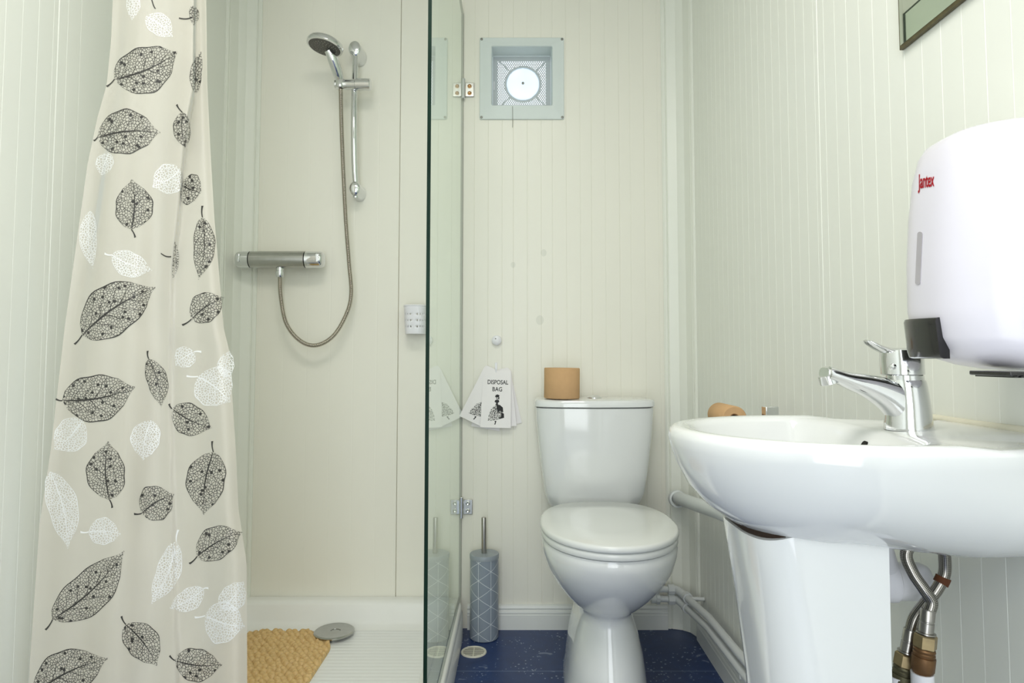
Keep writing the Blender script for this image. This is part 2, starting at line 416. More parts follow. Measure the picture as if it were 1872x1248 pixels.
def text_mesh(txt, name, mat_, parent, m4, size, xs=1.0, shear=0.0, bold=0.0, sp=1.0):
    cu = bpy.data.curves.new(name, 'FONT'); cu.body = txt; cu.size = size; cu.align_x = 'CENTER'; cu.align_y = 'CENTER'
    cu.offset = bold; cu.shear = shear; cu.extrude = 0.00012; cu.space_character = sp
    t = bpy.data.objects.new(name, cu); C.objects.link(t)
    dg = bpy.context.evaluated_depsgraph_get(); dg.update()
    me = bpy.data.meshes.new_from_object(t.evaluated_get(dg))
    C.objects.unlink(t); bpy.data.objects.remove(t); bpy.data.curves.remove(cu)
    org = parent_world(parent)
    me.transform(Matrix.Translation(-org) @ m4 @ Matrix.Diagonal((xs, 1, 1, 1)))
    me.materials.clear(); me.materials.append(mat_)
    me.name = name
    o = bpy.data.objects.new(name, me); C.objects.link(o); o.parent = parent
    return o

# ------------------------------------------------------------------ the room
XL, XR, YB, YF, ZC = -0.96, 0.57, 2.185, -0.95, 2.30
def wall(name, horiz, plane, inward, a, b, grooves, mat_, hole=None, z0=0.0, z1=ZC, thick=0.03):
    """a sheet of cladding: horiz is the axis it runs along, grooves are (position, half width, depth)"""
    cols = [(a, 0.0), (b, 0.0)]
    for g, w, d in grooves:
        if a + w < g < b - w: cols += [(g - w, 0.0), (g, d), (g + w, 0.0)]
    if hole: cols += [(hole[0], None), (hole[1], None)]
    cols.sort(key=lambda c: c[0])
    zs = [z0, z1] + ([hole[2], hole[3]] if hole else []); zs.sort()
    mb = MB(); nz_ = len(zs)
    for s_, d in cols:
        for z in zs:
            q = plane - inward * (d or 0.0)
            mb.v.append(Vector((s_, q, z)) if horiz == 'x' else Vector((q, s_, z)))
    nf = len(mb.v)
    for s_, d in cols:
        for z in zs:
            q = plane - inward * thick
            mb.v.append(Vector((s_, q, z)) if horiz == 'x' else Vector((q, s_, z)))
    for i in range(len(cols) - 1):
        for k in range(nz_ - 1):
            if hole and cols[i][0] >= hole[0] - 1e-6 and cols[i+1][0] <= hole[1] + 1e-6 and zs[k] >= hole[2] - 1e-6 and zs[k+1] <= hole[3] + 1e-6: continue
            q = (i*nz_+k, (i+1)*nz_+k, (i+1)*nz_+k+1, i*nz_+k+1)
            mb.face(q); mb.face([x + nf for x in reversed(q)])
    return struct(mb.build(name, mat_, smooth=False))
fl = MB(); fl.box((XL - 0.03, YF - 0.6, -0.05), (XR + 0.03, YB + 0.03, 0.0)); struct(fl.build('floor', M['floor'], smooth=False))
ce = MB(); ce.box((XL - 0.03, YF - 0.03, ZC), (XR + 0.03, YB + 0.03, ZC + 0.05)); struct(ce.build('ceiling', M['ceiling'], smooth=False))
gb = []
k = 0; x = -0.193 + 0.006
while x < 0.49:
    gb.append((x, 0.0013 if k % 2 else 0.0008, 0.0007 if k % 2 else 0.0009)); x += 0.0235 * (2 if k % 3 else 1.6); k += 1
gb.append((P(728, 600, YB).x, 0.0016, 0.006))
x = -0.86
while x < -0.44:
    gb.append((x, 0.0030, 0.00025)); x += 0.0775
FX0, FX1 = P(898, 100, YB).x, P(1010, 100, YB).x
FZ0, FZ1 = P(950, 195, YB).z, P(950, 86, YB).z
wall('wall_back', 'x', YB, -1, XL, XR, gb, M['cladding'], hole=(FX0, FX1, FZ0, FZ1))
def side_grooves(seam, ymax=9):
    g = []; y = YF + 0.03; k = 0
    while y < YB - 0.08:
        if y < ymax: g.append((y, 0.0011 if k % 2 else 0.0007, 0.0006 if k % 2 else 0.0005))
        y += 0.0415; k += 1
    g.append((seam, 0.0018, 0.0022)); return g
wall('wall_right', 'y', XR, -1, YF, YB, side_grooves(1.222), M['cladding_side'])
wall('wall_left', 'y', XL, 1, YF, YB, side_grooves(1.335, 1.42), M['cladding_side'])
fw = MB()                                                    # the wall behind the camera, with its doorway
fw.box((XL, YF - 0.03, 0), (-0.60, YF, ZC)); fw.box((0.30, YF - 0.03, 0), (XR, YF, ZC)); fw.box((-0.60, YF - 0.03, 2.05), (0.30, YF, ZC))
struct(fw.build('wall_front', M['cladding_side'], smooth=False))

def corner_trim(name, sx, xw):
    # covered vertical corner strip: two raised lips and a shallow cove between them
    q = [(0, 0), (0.086, 0), (0.086, 0.004), (0.081, 0.008), (0.075, 0.008), (0.072, 0.005), (0.069, 0.009), (0.064, 0.010),
         (0.040, 0.018), (0.0385, 0.0205), (0.020, 0.036), (0.010, 0.064), (0.009, 0.069), (0.005, 0.072), (0.008, 0.075), (0.008, 0.081), (0.004, 0.086), (0, 0.086)]
    pl = [Vector((xw - sx*a, YB - b, 0.001)) for a, b in q]
    mb = MB(); mb.prism(pl, (0, 0, ZC - 0.002)); return struct(mb.build(name, M['trim'], angle=20))
corner_trim('trim_1', 1, XR); corner_trim('trim_2', -1, XL)
def skirting(name, pts_fn, L):
    prof = [(0, 0), (0.014, 0), (0.014, 0.046), (0.012, 0.048), (0.012, 0.0505), (0.014, 0.053), (0.013, 0.058), (0.010, 0.061), (0.010, 0.064), (0.012, 0.067), (0.009, 0.075), (0.004, 0.078), (0, 0.078)]
    mb = MB(); a, b = L; mb.loft([[pts_fn(d, z, a) for d, z in prof], [pts_fn(d, z, b) for d, z in prof]])
    return struct(mb.build(name, M['skirt'], angle=25))
skirting('baseboard_back', lambda d, z, t: Vector((t, YB - d, z)), (-0.166, 0.484))
skirting('baseboard_right', lambda d, z, t: Vector((XR - d, t, z)), (YF + 0.01, 2.098))

# ------------------------------------------------------------------ shower tray, glass, mat
TX0, TX1, TY0, TY1 = XL + 0.002, -0.174, 1.385, YB - 0.002
tray = thing('shower_tray', 'white shower tray with raised rim and ribbed floor', 'shower tray', ((TX0+TX1)/2, (TY0+TY1)/2, 0))
mb = MB(); n = 6.0
out_r = lambda z, i: ring(TX0 + (0.0), TX1 - i, TY0 + i, TY1, z, 14, 64)
inr = lambda z, i: ring(TX0 + i, TX1 - i - 0.004, TY0 + i, TY1 - i, z, 14, 64)
mb.loft([out_r(0.0, 0), out_r(0.074, 0.000), out_r(0.078, 0.003), out_r(0.081, 0.0035), out_r(0.094, 0.0035), out_r(0.099, 0.006), out_r(0.1015, 0.010), inr(0.1015, 0.024), inr(0.099, 0.040), inr(0.090, 0.046), inr(0.050, 0.054), inr(0.034, 0.066), inr(0.028, 0.085)], True, False)
k = 64; nv = len(mb.v)
mb.build('rim', M['acrylic'], tray, angle=50)
fm = MB(); fm.loft([inr(0.0281, 0.083), inr(0.0285, 0.10)], False, True); fm.build('tray_floor', M['tray_floor'], tray, angle=50)
dc = P(611, 1155, 2.057); dc.z = 0.0285
wm = MB(); wm.lathe(dc, (0, 0, 1), [(0, 0.040), (0.008, 0.040), (0.008, 0.056), (0.011, 0.061), (0.0145, 0.061), (0.0175, 0.057), (0.0165, 0.050), (0.0170, 0.02), (0.0170, 0.0)], 40)
wst = wm.build('drain_cover', M['chrome_dull'], tray); wst['label'] = 'round dull chrome drain cover'
bm_ = MB(); bm_.tube([dc + Vector((0.004 + 0.014*math.cos(a), 0.010*math.sin(a), 0.0175)) for a in [0.3 + 0.5*i for i in range(7)]], 0.0012, 8)
bm_.build('embossed_mark', M['chrome_dull'], wst)

GX = -0.191
gl = thing('glass_shower_screen', 'clear glass shower screen with dark green edge, hinged to the back wall', 'shower screen', (GX, 1.76, 0.103))
g = MB(); g.box((GX - 0.004, 1.378, 0.103), (GX + 0.004, YB - 0.003, 2.05))
for i, f in enumerate(g.f):
    c = sum((g.v[j] for j in f), Vector()) / 4
    g.mi[i] = 0 if abs(c.x - GX) > 0.003 else 1
g.build('glass_pane', [M['glass'], M['glass_edge']], gl, smooth=False)
for py, nm in ((163, 'upper'), (927, 'lower')):
    z = P(843, py, YB - 0.01).z
    h = MB(); h.box((GX + 0.0055, YB - 0.006, z - 0.024), (GX + 0.040, YB - 0.0005, z + 0.024))
    hinge = h.build('hinge', M['chrome_dull'], gl, bevel=0.0015)
    hinge['label'] = nm + ' chrome hinge on the back wall'
    b = MB(); b.cyl((GX + 0.0045, YB - 0.014, z - 0.034), (GX + 0.0045, YB - 0.014, z + 0.034), 0.007, seg=18)
    b.box((GX - 0.012, YB - 0.012, z - 0.022), (GX + 0.009, YB - 0.004, z + 0.022))
    b.build('hinge_barrel', M['chrome'], hinge, bevel=0.001)
    for dz in (-0.012, 0.012):
        s_ = MB(); s_.lathe((GX + 0.025, YB - 0.006, z + dz), (0, -1, 0), [(0, 0.0072), (0.0012, 0.0068), (0.0022, 0.0045), (0.0012, 0.003), (0.0012, 0.0)], 18)
        s_.build('screw', M['copper_screw'] if nm == 'upper' else M['chrome'], hinge)

# bath mat with pebbled surface
mx0, mx1, my0, my1, mr = -0.895, -0.548, 1.48, 2.09, 0.15
mm = MB(); nx, ny = 130, 220; mz = 0.0288
random.seed(3)
jit = {}
def pebble(x, y):
    py_ = 0.0145; r = int(math.floor(y / py_)); best = 9
    for rr in (r-1, r, r+1):
        px_ = 0.021; off = (rr % 2) * 0.5
        q = int(math.floor(x / px_ - off))
        for cc in (q-1, q, q+1, q+2):
            if (rr, cc) not in jit: jit[(rr, cc)] = (random.uniform(-.2, .2), random.uniform(-.2, .2))
            jx, jy = jit[(rr, cc)]
            dx = (x - (cc + off + 0.5 + jx) * px_) / 0.0105; dy = (y - (rr + 0.5 + jy) * py_) / 0.0070
            best = min(best, dx*dx + dy*dy)
    return math.sqrt(max(0.0, 1 - min(1, best)))
idx = {}
for i in range(nx):
    for j in range(ny):
        x = mx0 + (mx1 - mx0) * i / (nx - 1); y = my0 + (my1 - my0) * j / (ny - 1)
        # squeeze the grid's corners into round ones
        ux = (x - (mx0+mx1)/2) / ((mx1-mx0)/2); yl = my1 - mr
        lim = 1.0
        for ye, sg in ((my1, 1), (my0, -1)):
            d = (y - (ye - sg*mr)) * sg
            if d > 0: lim = ((mx1-mx0)/2 - mr + math.sqrt(max(0, mr*mr - min(d, mr)**2))) / ((mx1-mx0)/2)
        x = (mx0+mx1)/2 + ux * lim * (mx1-mx0)/2
        e = 1.0 if 0 < i < nx-1 and 0 < j < ny-1 else 0.0
        idx[i, j] = len(mm.v); mm.v.append(Vector((x, y, mz + e * (0.002 + 0.0105 * pebble(x, y)))))
for i in range(nx - 1):
    for j in range(ny - 1): mm.face((idx[i,j], idx[i+1,j], idx[i+1,j+1], idx[i,j+1]))
tag(mm.build('bath_mat', M['rug'], origin=((mx0+mx1)/2, (my0+my1)/2, mz), angle=80), 'tan pebbled non-slip bath mat lying on the white shower tray', 'bath mat')

# ------------------------------------------------------------------ shower valve, hose, rail, handset, basket
YV = 2.118
a, b = P(433, 475, YV), P(592, 474, YV); zc = (a.z + b.z) / 2; a.z = b.z = zc
va = thing('shower_mixer_valve', 'dull chrome thermostatic bar valve on the shower wall', 'shower valve', ((a.x+b.x)/2, YV, zc - 0.03))
L = b.x - a.x; r = 0.0275
q1, q2 = a.x + L*0.155, a.x + L*0.80
m_ = MB(); m_.lathe((q1 + 0.002, YV, zc), (1, 0, 0), [(0, r*0.9), (0.001, r), (q2 - q1 - 0.005, r*1.02), (q2 - q1 - 0.004, r*0.9)], 36)
for xx in (a.x + L*0.24, a.x + L*0.72): m_.cyl((xx, YV, zc), (xx, YB - 0.001, zc), 0.016, seg=20)
m_.build('valve_body', M['chrome_dull'], va)
for x0, x1 in ((a.x, q1), (q2, b.x)):
    s_ = MB(); prof = [(0, 0.006), (0.0005, r*0.72), (0.004, r*0.90), (0.010, r*0.98), (x1 - x0, r*1.0), (x1 - x0 + .0003, r*0.8)]
    if x0 > a.x: s_.lathe((x1, YV, zc), (-1, 0, 0), prof, 36)
    else: s_.lathe((x0, YV, zc), (1, 0, 0), prof, 36)
    kb = s_.build('control_knob', M['chrome'], va)
    gr = MB(); xx = x1 - 0.014 if x0 > a.x else x0 + 0.014
    gr.prism([(xx - 0.006, YV - r*1.02, zc + 0.016), (xx + 0.006, YV - r*1.02, zc + 0.016), (xx + 0.004, YV - r*1.06, zc - 0.012), (xx - 0.004, YV - r*1.06, zc - 0.012)], (0, 0.016, 0))
    gr.build('thumb_grip', M['chrome'], kb, bevel=0.002)
vo_ = P(512, 492, YV); oz = zc - r
s_ = MB(); s_.lathe((vo_.x, YV, oz + 0.006), (0, 0, -1), [(0, 0.011), (0.006, 0.011), (0.007, 0.0125), (0.015, 0.0125), (0.0155, 0.0105), (0.017, 0.0105), (0.0175, 0.013), (0.030, 0.013), (0.036, 0.010)], 24)
s_.build('hose_outlet', M['chrome'], va)

YS = 2.090
hp = [Vector((vo_.x, YV, oz - 0.028)), P(513, 540, YV - .002), P(523, 590, YV - .004), P(548, 622, YV - .006), P(578, 631, YV - .006), P(610, 613, YV - .006), P(634, 572, YV - .006), P(642, 535, YV - .008),
      P(638, 480, YV - .010), P(632, 400, YV - .015), P(627, 300, YV - .02), P(624, 220, YS + .006), P(623, 172, YS), P(622.5, 163, YS)]
cp = catmull(hp, 60); L = 0; dense = [cp[0]]
for p, q in zip(cp, cp[1:]):
    dense.append(q)
tot = sum((q - p).length for p, q in zip(cp, cp[1:]))
step = 0.00095; res = [cp[0]]; acc = 0
for p, q in zip(cp, cp[1:]):
    d = (q - p).length
    while acc + d >= step:
        t = (step - acc) / d; p = p.lerp(q, t); res.append(p.copy()); d = (q - p).length; acc = 0
    acc += d
rs = [0.0064 + 0.0011 * math.cos(2*PI*i/5.0) for i in range(len(res))]
mb = MB(); mb.tube(res, rs, 12)
tag(mb.build('shower_hose', M['hose'], origin=res[len(res)//3], angle=80), 'ribbed steel shower hose looping from bar valve up to the handset', 'shower hose')

ra = thing('shower_riser_rail', 'chrome shower riser rail with sliding holder on the shower wall', 'shower rail', P(650, 350, YB))
rail = catmull([P(651, 82, YS + .038), P(650, 110, YS + .030), P(648, 160, YS + .018), P(647, 230, YS + .008), P(648, 300, YS + .02), P(650, 335, YS + .034), P(650, 361, YS + .040)], 10)
m_ = MB(); m_.tube(rail, 0.0098, 20); m_.build('rail_bar', M['chrome'], ra)
for px, py, rr in ((650, 92, 0.021), (650, 346, 0.019)):
    c = P(px, py, YS + 0.036); m_ = MB()
    pl = [(0, rr*0.3), (0.002, rr*0.75), (0.006, rr*0.95), (0.014, rr), (YB - c.y + 0.018, rr*1.12)]
    m_.lathe(c + Vector((0, -0.020, 0)), (0, 1, 0), pl, 28)
    for v in m_.v: v.z = c.z + (v.z - c.z) * 1.25
    m_.build('wall_bracket', M['chrome'], ra)
sl = P(645, 155, YS + 0.006); x0, x1 = P(613, 155, YS).x, P(677, 155, YS).x
m_ = MB(); m_.lathe((x0 - 0.002, YS + 0.004, sl.z), (1, 0, 0), [(0, 0.013), (0.002, 0.0155), (0.03, 0.0170), (0.066, 0.0172), (0.067, 0.0160), (0.069, 0.0160), (0.070, 0.0188), (x1 - x0, 0.0192), (x1 - x0 + .002, 0.017)], 28)
hold = m_.build('slider_holder', M['chrome'], ra)
m_ = MB(); m_.lathe((P(622, 150, YS).x, YS, sl.z + 0.014), (0, 0, -1), [(0, 0.0145), (0.004, 0.0165), (0.026, 0.0150), (0.029, 0.012)], 24); m_.build('cradle', M['chrome'], hold)

hb, ht = P(622, 151, YS), P(600, 92, YS - 0.055)
hs = thing('hand_shower', 'round chrome hand shower head resting in the rail holder', 'shower head', hb)
nrm = Vector((-0.17, -0.10, -0.98)).normalized(); hc = P(594, 84, YS - 0.06)
pts = catmull([hb + Vector((0, 0, 0.006)), hb.lerp(ht, 0.35) + Vector((0.003, 0, 0)), hb.lerp(ht, 0.75) + Vector((0.004, -0.002, 0)), ht], 8)
m_ = MB(); m_.tube(pts, [0.0125 + 0.0045*math.sin(PI*min(1, i/len(pts)*1.1)) for i in range(len(pts))], 20); m_.build('handle', M['chrome'], hs)
m_ = MB(); m_.lathe(hc, -nrm, [(-0.006, 0.050), (-0.004, 0.056), (0.004, 0.057), (0.012, 0.053), (0.020, 0.040), (0.025, 0.02), (0.026, 0.0)], 44)
m_.build('head_shell', M['chrome'], hs)
m_ = MB(); m_.lathe(hc, nrm, [(0.004, 0.0495), (0.0065, 0.0495), (0.0072, 0.046), (0.0072, 0.0)], 40)
fp = m_.build('spray_plate', M['nozzle'], hs); fp['label'] = 'dark grey spray plate'
u = nrm.orthogonal().normalized(); w = nrm.cross(u); m_ = MB()
for rr, nn in ((0.010, 6), (0.020, 12), (0.029, 18), (0.038, 24)):
    for j in range(nn):
        t = 2*PI*j/nn + rr*40; c = hc + nrm*0.007 + (u*math.cos(t) + w*math.sin(t))*rr
        m_.lathe(c, nrm, [(0, 0.0016), (0.002, 0.0011), (0.0022, 0)], 6)
m_.build('spray_nozzles', M['steel'], fp)

# perforated soap basket on the shower wall
x0, x1 = P(736, 580, 2.12).x, P(779, 580, 2.12).x; z0, z1 = P(750, 609, 2.11).z, P(750, 558, 2.11).z
bs = thing('soap_basket', 'small white perforated basket on shower wall beside the glass edge', 'basket', ((x0+x1)/2, YB, z0))
mb = MB(); nw, nh = 14, 9; y0 = YB - 0.080
path = []
for i in range(nw*3 + 1):                                    # rounded front path in plan
    t = i / (nw*3); ang = PI * t
    path.append(Vector(((x0+x1)/2 - spow(math.cos(ang), 0.55)*(x1-x0)/2, YB - 0.001 - spow(math.sin(ang), 0.55)*0.078, 0)))
rows = [z0 + (z1 - z0)*j/(nh*2) for j in range(nh*2 + 1)]
for z in rows:
    tk = (z - z0)/(z1 - z0)
    for p in path: mb.v.append(Vector(((x0+x1)/2 + (p.x - (x0+x1)/2)*(0.9 + 0.1*tk), YB - (YB - p.y)*(0.85 + 0.15*tk), z)))
kk = len(path)
for j in range(nh*2):
    for i in range(kk - 1):
        if j in (4, 8, 12) and i % 3 == 1: continue           # holes
        mb.face((j*kk+i, j*kk+i+1, (j+1)*kk+i+1, (j+1)*kk+i))
mb.face(list(range(kk)))
mb.build('basket_shell', M['plastic'], bs, solid=0.0025, angle=60)
m_ = MB(); m_.tube([v for v in mb.v[-kk:]], 0.0028, 8); m_.build('basket_rim', M['plastic'], bs)

# ------------------------------------------------------------------ curtain
Ltab = [(-420, 236), (0, 206), (75, 203), (155, 195), (215, 178), (300, 160), (400, 146), (600, 118), (820, 93), (960, 72), (1220, 54), (1400, 46)]
Rtab = [(-420, 366), (0, 377), (155, 379), (280, 385), (400, 392), (600, 409), (640, 419), (820, 431), (930, 436), (1030, 451), (1250, 452), (1400, 455)]
Ftab = [(-420, 366), (0, 357), (170, 355), (215, 345), (300, 335), (400, 327), (500, 316), (700, 312), (1000, 318), (1400, 330)]
def sm(t): t = max(0, min(1, t)); return t*t*(3 - 2*t)
def curtain_y(px, py):
    l, r_, f = interp(Ltab, py), interp(Rtab, py), interp(Ftab, py)
    s_ = (px - l) / (r_ - l)
    low = sm((py + 100) / 1000)
    y = 1.275 - 0.020*sm((s_ - 0.05)*4) - 0.010*math.sin(s_*7.0 + 0.6)*(0.5 + low)
    y += 0.0070*low*math.sin(s_*23 + py*0.0016) + 0.012*low*math.sin(s_*11.5 + 1.0 - py*0.0008)
    y += 0.0009*math.sin(s_*31 + py*0.006) * math.sin(py*0.011 + s_*5)
    step = sm((px - f) / 7.0 + 0.5)
    amt = 0.034 * (1 - sm((py - 200) / 450)) + 0.012
    y += amt*step
    y += 0.016*sm((s_ - 0.93)*12)
    return y
def CP(px, py, off=0.0):
    return P(px, py, curtain_y(px, py) - off)
cu = MB(); NS, NR = 96, 150
def p_y(j): return -400 + (1560) * j / (NR - 1) * 1.12
rows_ = []
for j in range(NR):
    py = p_y(j); l, r_ = interp(Ltab, py), interp(Rtab, py)
    row = [CP(l + (r_ - l)*i/(NS-1), py) for i in range(NS)]
    rows_.append(row)
cu.loft(rows_, False, False, closed=False)
n_cloth = len(cu.f)
leafuv, celluv = {}, {}
def wprof(a):                                                 # leaf half width along the midrib
    if a <= 0: return 0.02
    w = (math.sin(PI * (min(a, 0.9) / 0.97)**0.86)) ** 0.68
    if a > 0.80: w0 = (math.sin(PI * (0.80 / 0.97)**0.86)) ** 0.68; t = (a - 0.80) / 0.20; w = w0 * (1 - t)**1.35
    return max(0.02, w)
def leaf(base, tip, width, mi, stem=None, bend=0.06, half=0, off=0.0009):
    bx, by = base; tx, ty = tip; dx, dy = tx - bx, ty - by; Ln = math.hypot(dx, dy); nx_, ny_ = -dy/Ln, dx/Ln
    na, nb_ = 20, 12; n0 = len(cu.v); ro = random.uniform(0, 900)
    wm_ = max(wprof(i/50) for i in range(51))
    bend *= random.choice((-1, 1))
    for i in range(na + 1):
        t = i / na; wv = wprof(t) / wm_ * width / 2
        wv *= 1 + 0.035*math.sin(t*19 + ro) * (1 if 0.05 < t < 0.95 else 0)
        for j in range(nb_ + 1):
            v = -1 + 2*j/nb_
            if half: v = (v - 1)/2 if half < 0 else (v + 1)/2
            o_ = v*wv + bend*Ln*math.sin(PI*t)
            cu.v.append(CP(bx + dx*t + nx_*o_, by + dy*t + ny_*o_, off))
    for i in range(na):
        for j in range(nb_):
            q = [(i, j), (i, j+1), (i+1, j+1), (i+1, j)]
            fi = len(cu.f); cu.face([n0 + a*(nb_+1) + b for a, b in q], mi)
            leafuv[fi] = []; celluv[fi] = []
            for a, b in q:
                v = -1 + 2*b/nb_
                if half: v = (v - 1)/2 if half < 0 else (v + 1)/2
                leafuv[fi].append((a/na, v))
                celluv[fi].append((Ln*a/na + ro, v*wprof(a/na)/wm_*width/2 + ro*0.37))
    if stem:
        sx, sy = stem; n0 = len(cu.v)
        mx_, my_ = (bx+sx)/2 + nx_*2.5, (by+sy)/2 + ny_*2.5
        for i in range(9):
            t = i/8; x = (1-t)**2*bx + 2*t*(1-t)*mx_ + t*t*sx; y = (1-t)**2*by + 2*t*(1-t)*my_ + t*t*sy
            w_ = 1.1 + 0.9*t**3; dxs, dys = sx - bx, sy - by; l_ = math.hypot(dxs, dys)
            for s_ in (-1, 1): cu.v.append(CP(x - dys/l_*w_*s_, y + dxs/l_*w_*s_, off))
        for i in range(8):
            fi = len(cu.f); cu.face((n0+2*i, n0+2*i+1, n0+2*i+3, n0+2*i+2), mi)
            leafuv[fi] = [(0.5, 0.0)]*4; celluv[fi] = [(0, 0)]*4
random.seed(11)
DARK = [((209,145),(325,94),86,(195,158)), ((178,251),(293,242),82,(171,257)), ((240,419),(241,327),70,(247,434)), ((150,612),(284,525),92,(136,629)),
 ((114,732),(247,707),87,(102,729)), ((272,656),(295,744),38,(270,641)), ((315,747),(388,782),58,(309,738)), ((350,583),(410,543),54,(333,594)),
 ((370,397),(363,511),40,(370,376)), ((200,913),(198,806),72,(205,928)), ((259,938),(318,903),66,(245,939)), ((390,826),(373,941),72,(388,806)),
 ((360,1017),(443,972),60,(346,1030)), ((96,1132),(227,1007),76,(83,1151)), ((230,1141),(287,1217),62,(222,1126)), ((320,1207),(406,1215),62,(310,1198)),
 ((62,1268),(197,1203),84,(48,1274)), ((333,205),(340,272),32,(323,191)), ((332,338),(369,351),58,None), ((358,170),(368,93),22,None), ((316,508),(319,437),11,None), ((352,10),(354,47),18,None)]
WHITE = [((267,30),(316,68),40,None), ((240,-20),(241,38),26,None), ((200,280),(185,322),32,None), ((330,310),(278,342),56,None), ((165,385),(170,491),32,None),
 ((204,466),(278,494),46,(191,463)), ((355,643),(320,668),40,(368,643)), ((362,688),(421,735),78,(341,687)), ((151,768),(98,822),60,None), ((276,768),(262,842),54,None),
 ((92,862),(124,1003),56,None), ((162,972),(221,976),50,(147,972)), ((322,990),(276,1105),44,(326,968)), ((372,1076),(309,1112),40,(381,1075)),
 ((375,1125),(448,1145),78,(356,1128)), ((404,1112),(446,1062),46,None), ((412,690),(420,640),30,None)]
for bse, tp, wd_, st in DARK: leaf(bse, tp, wd_, 1, st)
for bse, tp, wd_, st in WHITE: leaf(bse, tp, wd_, 2, st, off=0.0007)
for s0, s1 in (((313,469),(294,463)), ((354,31),(327,33)), ((277,-2),(284,16))): # loose stems
    n0 = len(cu.v)
    for i in range(7):
        t = i/6; x = s0[0] + (s1[0]-s0[0])*t; y = s0[1] + (s1[1]-s0[1])*t + 2.5*math.sin(PI*t)
        for sg in (-1, 1): cu.v.append(CP(x + (1.1*sg if abs(s1[0]-s0[0]) < 10 else 0), y + (1.2*sg if abs(s1[0]-s0[0]) >= 10 else 0), 0.0009))
    for i in range(6):
        fi = len(cu.f); cu.face((n0+2*i, n0+2*i+1, n0+2*i+3, n0+2*i+2), 1); leafuv[fi] = [(0.5, 0)]*4; celluv[fi] = [(0, 0)]*4
def build_curtain():
    me = bpy.data.meshes.new('shower_curtain'); org = Vector((-0.72, 1.26, 0.02))
    me.from_pydata([tuple(v - org) for v in cu.v], [], cu.f)
    for k_ in ('curtain', 'leaf_dark', 'leaf_white'): me.materials.append(M[k_])
    me.polygons.foreach_set('material_index', cu.mi)
    la = me.uv_layers.new(name='leaf'); lb = me.uv_layers.new(name='cell')
    for fi in leafuv:
        for li, a_, b_ in zip(me.polygons[fi].loop_indices, leafuv[fi], celluv[fi]): la.data[li].uv = a_; lb.data[li].uv = b_
    me.polygons.foreach_set('use_smooth', [True]*len(me.polygons)); me.update()
    o = bpy.data.objects.new('shower_curtain', me); C.objects.link(o); o.location = org
    return tag(o, 'translucent cream shower curtain printed with black and white skeleton leaves', 'shower curtain')
build_curtain()

# ------------------------------------------------------------------ extractor fan
fan = thing('extractor_fan', 'square pale grey extractor fan with perforated plate set in the back wall', 'fan', P(954, 219, YB))
OX0, OX1, OZ0, OZ1 = P(877, 145, YB).x, P(1031, 145, YB).x, P(950, 219, YB).z, P(950, 70, YB).z
def rr(x0, x1, z0, z1, y, rad, k=6):
    out = []
    for cx_, cz_, a0 in ((x1-rad, z1-rad, 0), (x0+rad, z1-rad, 90), (x0+rad, z0+rad, 180), (x1-rad, z0+rad, 270)):
        for i in range(k + 1):
            t = math.radians(a0 + 90*i/k); out.append(Vector((cx_ + rad*math.cos(t), y, cz_ + rad*math.sin(t))))
    return out
ix0, ix1, iz0, iz1 = FX0 + 0.001, FX1 - 0.001, FZ0 + 0.001, FZ1 - 0.001
m_ = MB(); m_.loft([rr(OX0, OX1, OZ0, OZ1, YB - 0.0005, 0.006), rr(OX0, OX1, OZ0, OZ1, YB - 0.005, 0.006), rr(OX0+.002, OX1-.002, OZ0+.002, OZ1-.002, YB - 0.0065, 0.006),
  rr(OX0+.013, OX1-.013, OZ0+.013, OZ1-.013, YB - 0.0065, 0.005), rr(ix0-.006, ix1+.006, iz0-.006, iz1+.006, YB - 0.010, 0.005), rr(ix0-.001, ix1+.001, iz0-.001, iz1+.001, YB - 0.010, 0.005),
  rr(ix0+.001, ix1-.001, iz0+.001, iz1-.001, YB - 0.007, 0.004), rr(ix0+.002, ix1-.002, iz0+.002, iz1-.002, YB + 0.078, 0.004)], False, False)
m_.build('fan_frame', M['fanframe'], fan, angle=30)
for xx in (OX0 + 0.0065, OX1 - 0.0065):
    for zz in (OZ0 + 0.0065, OZ1 - 0.0065):
        s_ = MB(); s_.lathe((xx, YB - 0.0066, zz), (0, -1, 0), [(0, 0.0045), (0.0015, 0.0042), (0.002, 0.002), (0.002, 0)], 14); s_.build('screw', M['screw'], fan)
# perforated plate: a lattice with real holes, solid where the disc sits and round the border
yp = YB + 0.062; pm = MB(); N = 108; dcx, dcz = P(956, 154, yp).x, P(956, 154, yp).z; dr = 31.0/FP*yp
px0, px1, pz0, pz1 = ix0 + .0025, ix1 - .0025, iz0 + .0025, iz1 - .0025
grid = {}
def gv(i, j):
    if (i, j) not in grid:
        grid[i, j] = len(pm.v); pm.v.append(Vector((px0 + (px1-px0)*i/N, yp, pz0 + (pz1-pz0)*j/N)))
    return grid[i, j]
for i in range(N):
    for j in range(N):
        xx = px0 + (px1-px0)*(i+.5)/N; zz = pz0 + (pz1-pz0)*(j+.5)/N
        inside = 9 <= i < N-9 and 9 <= j < N-10
        d = math.hypot(xx - dcx, zz - dcz)
        if inside and d > dr*1.13 and j % 3 != 2 and (i + 2*((j//3) % 2)) % 4 < 2 and abs(abs(xx - dcx) - abs(zz - dcz)) > .0035: continue
        if d < dr*0.97: continue
        pm.face((gv(i, j), gv(i+1, j), gv(i+1, j+1), gv(i, j+1)))
plate = pm.build('perforated_plate', M['fanplate'], fan, smooth=False)
s_ = MB(); s_.box((px0 + .003, yp - .0015, pz0 + (pz1-pz0)*0.40), (px0 + .0055, yp - .0002, pz0 + (pz1-pz0)*0.55)); s_.build('shutter_slot', M['plastic'], plate)
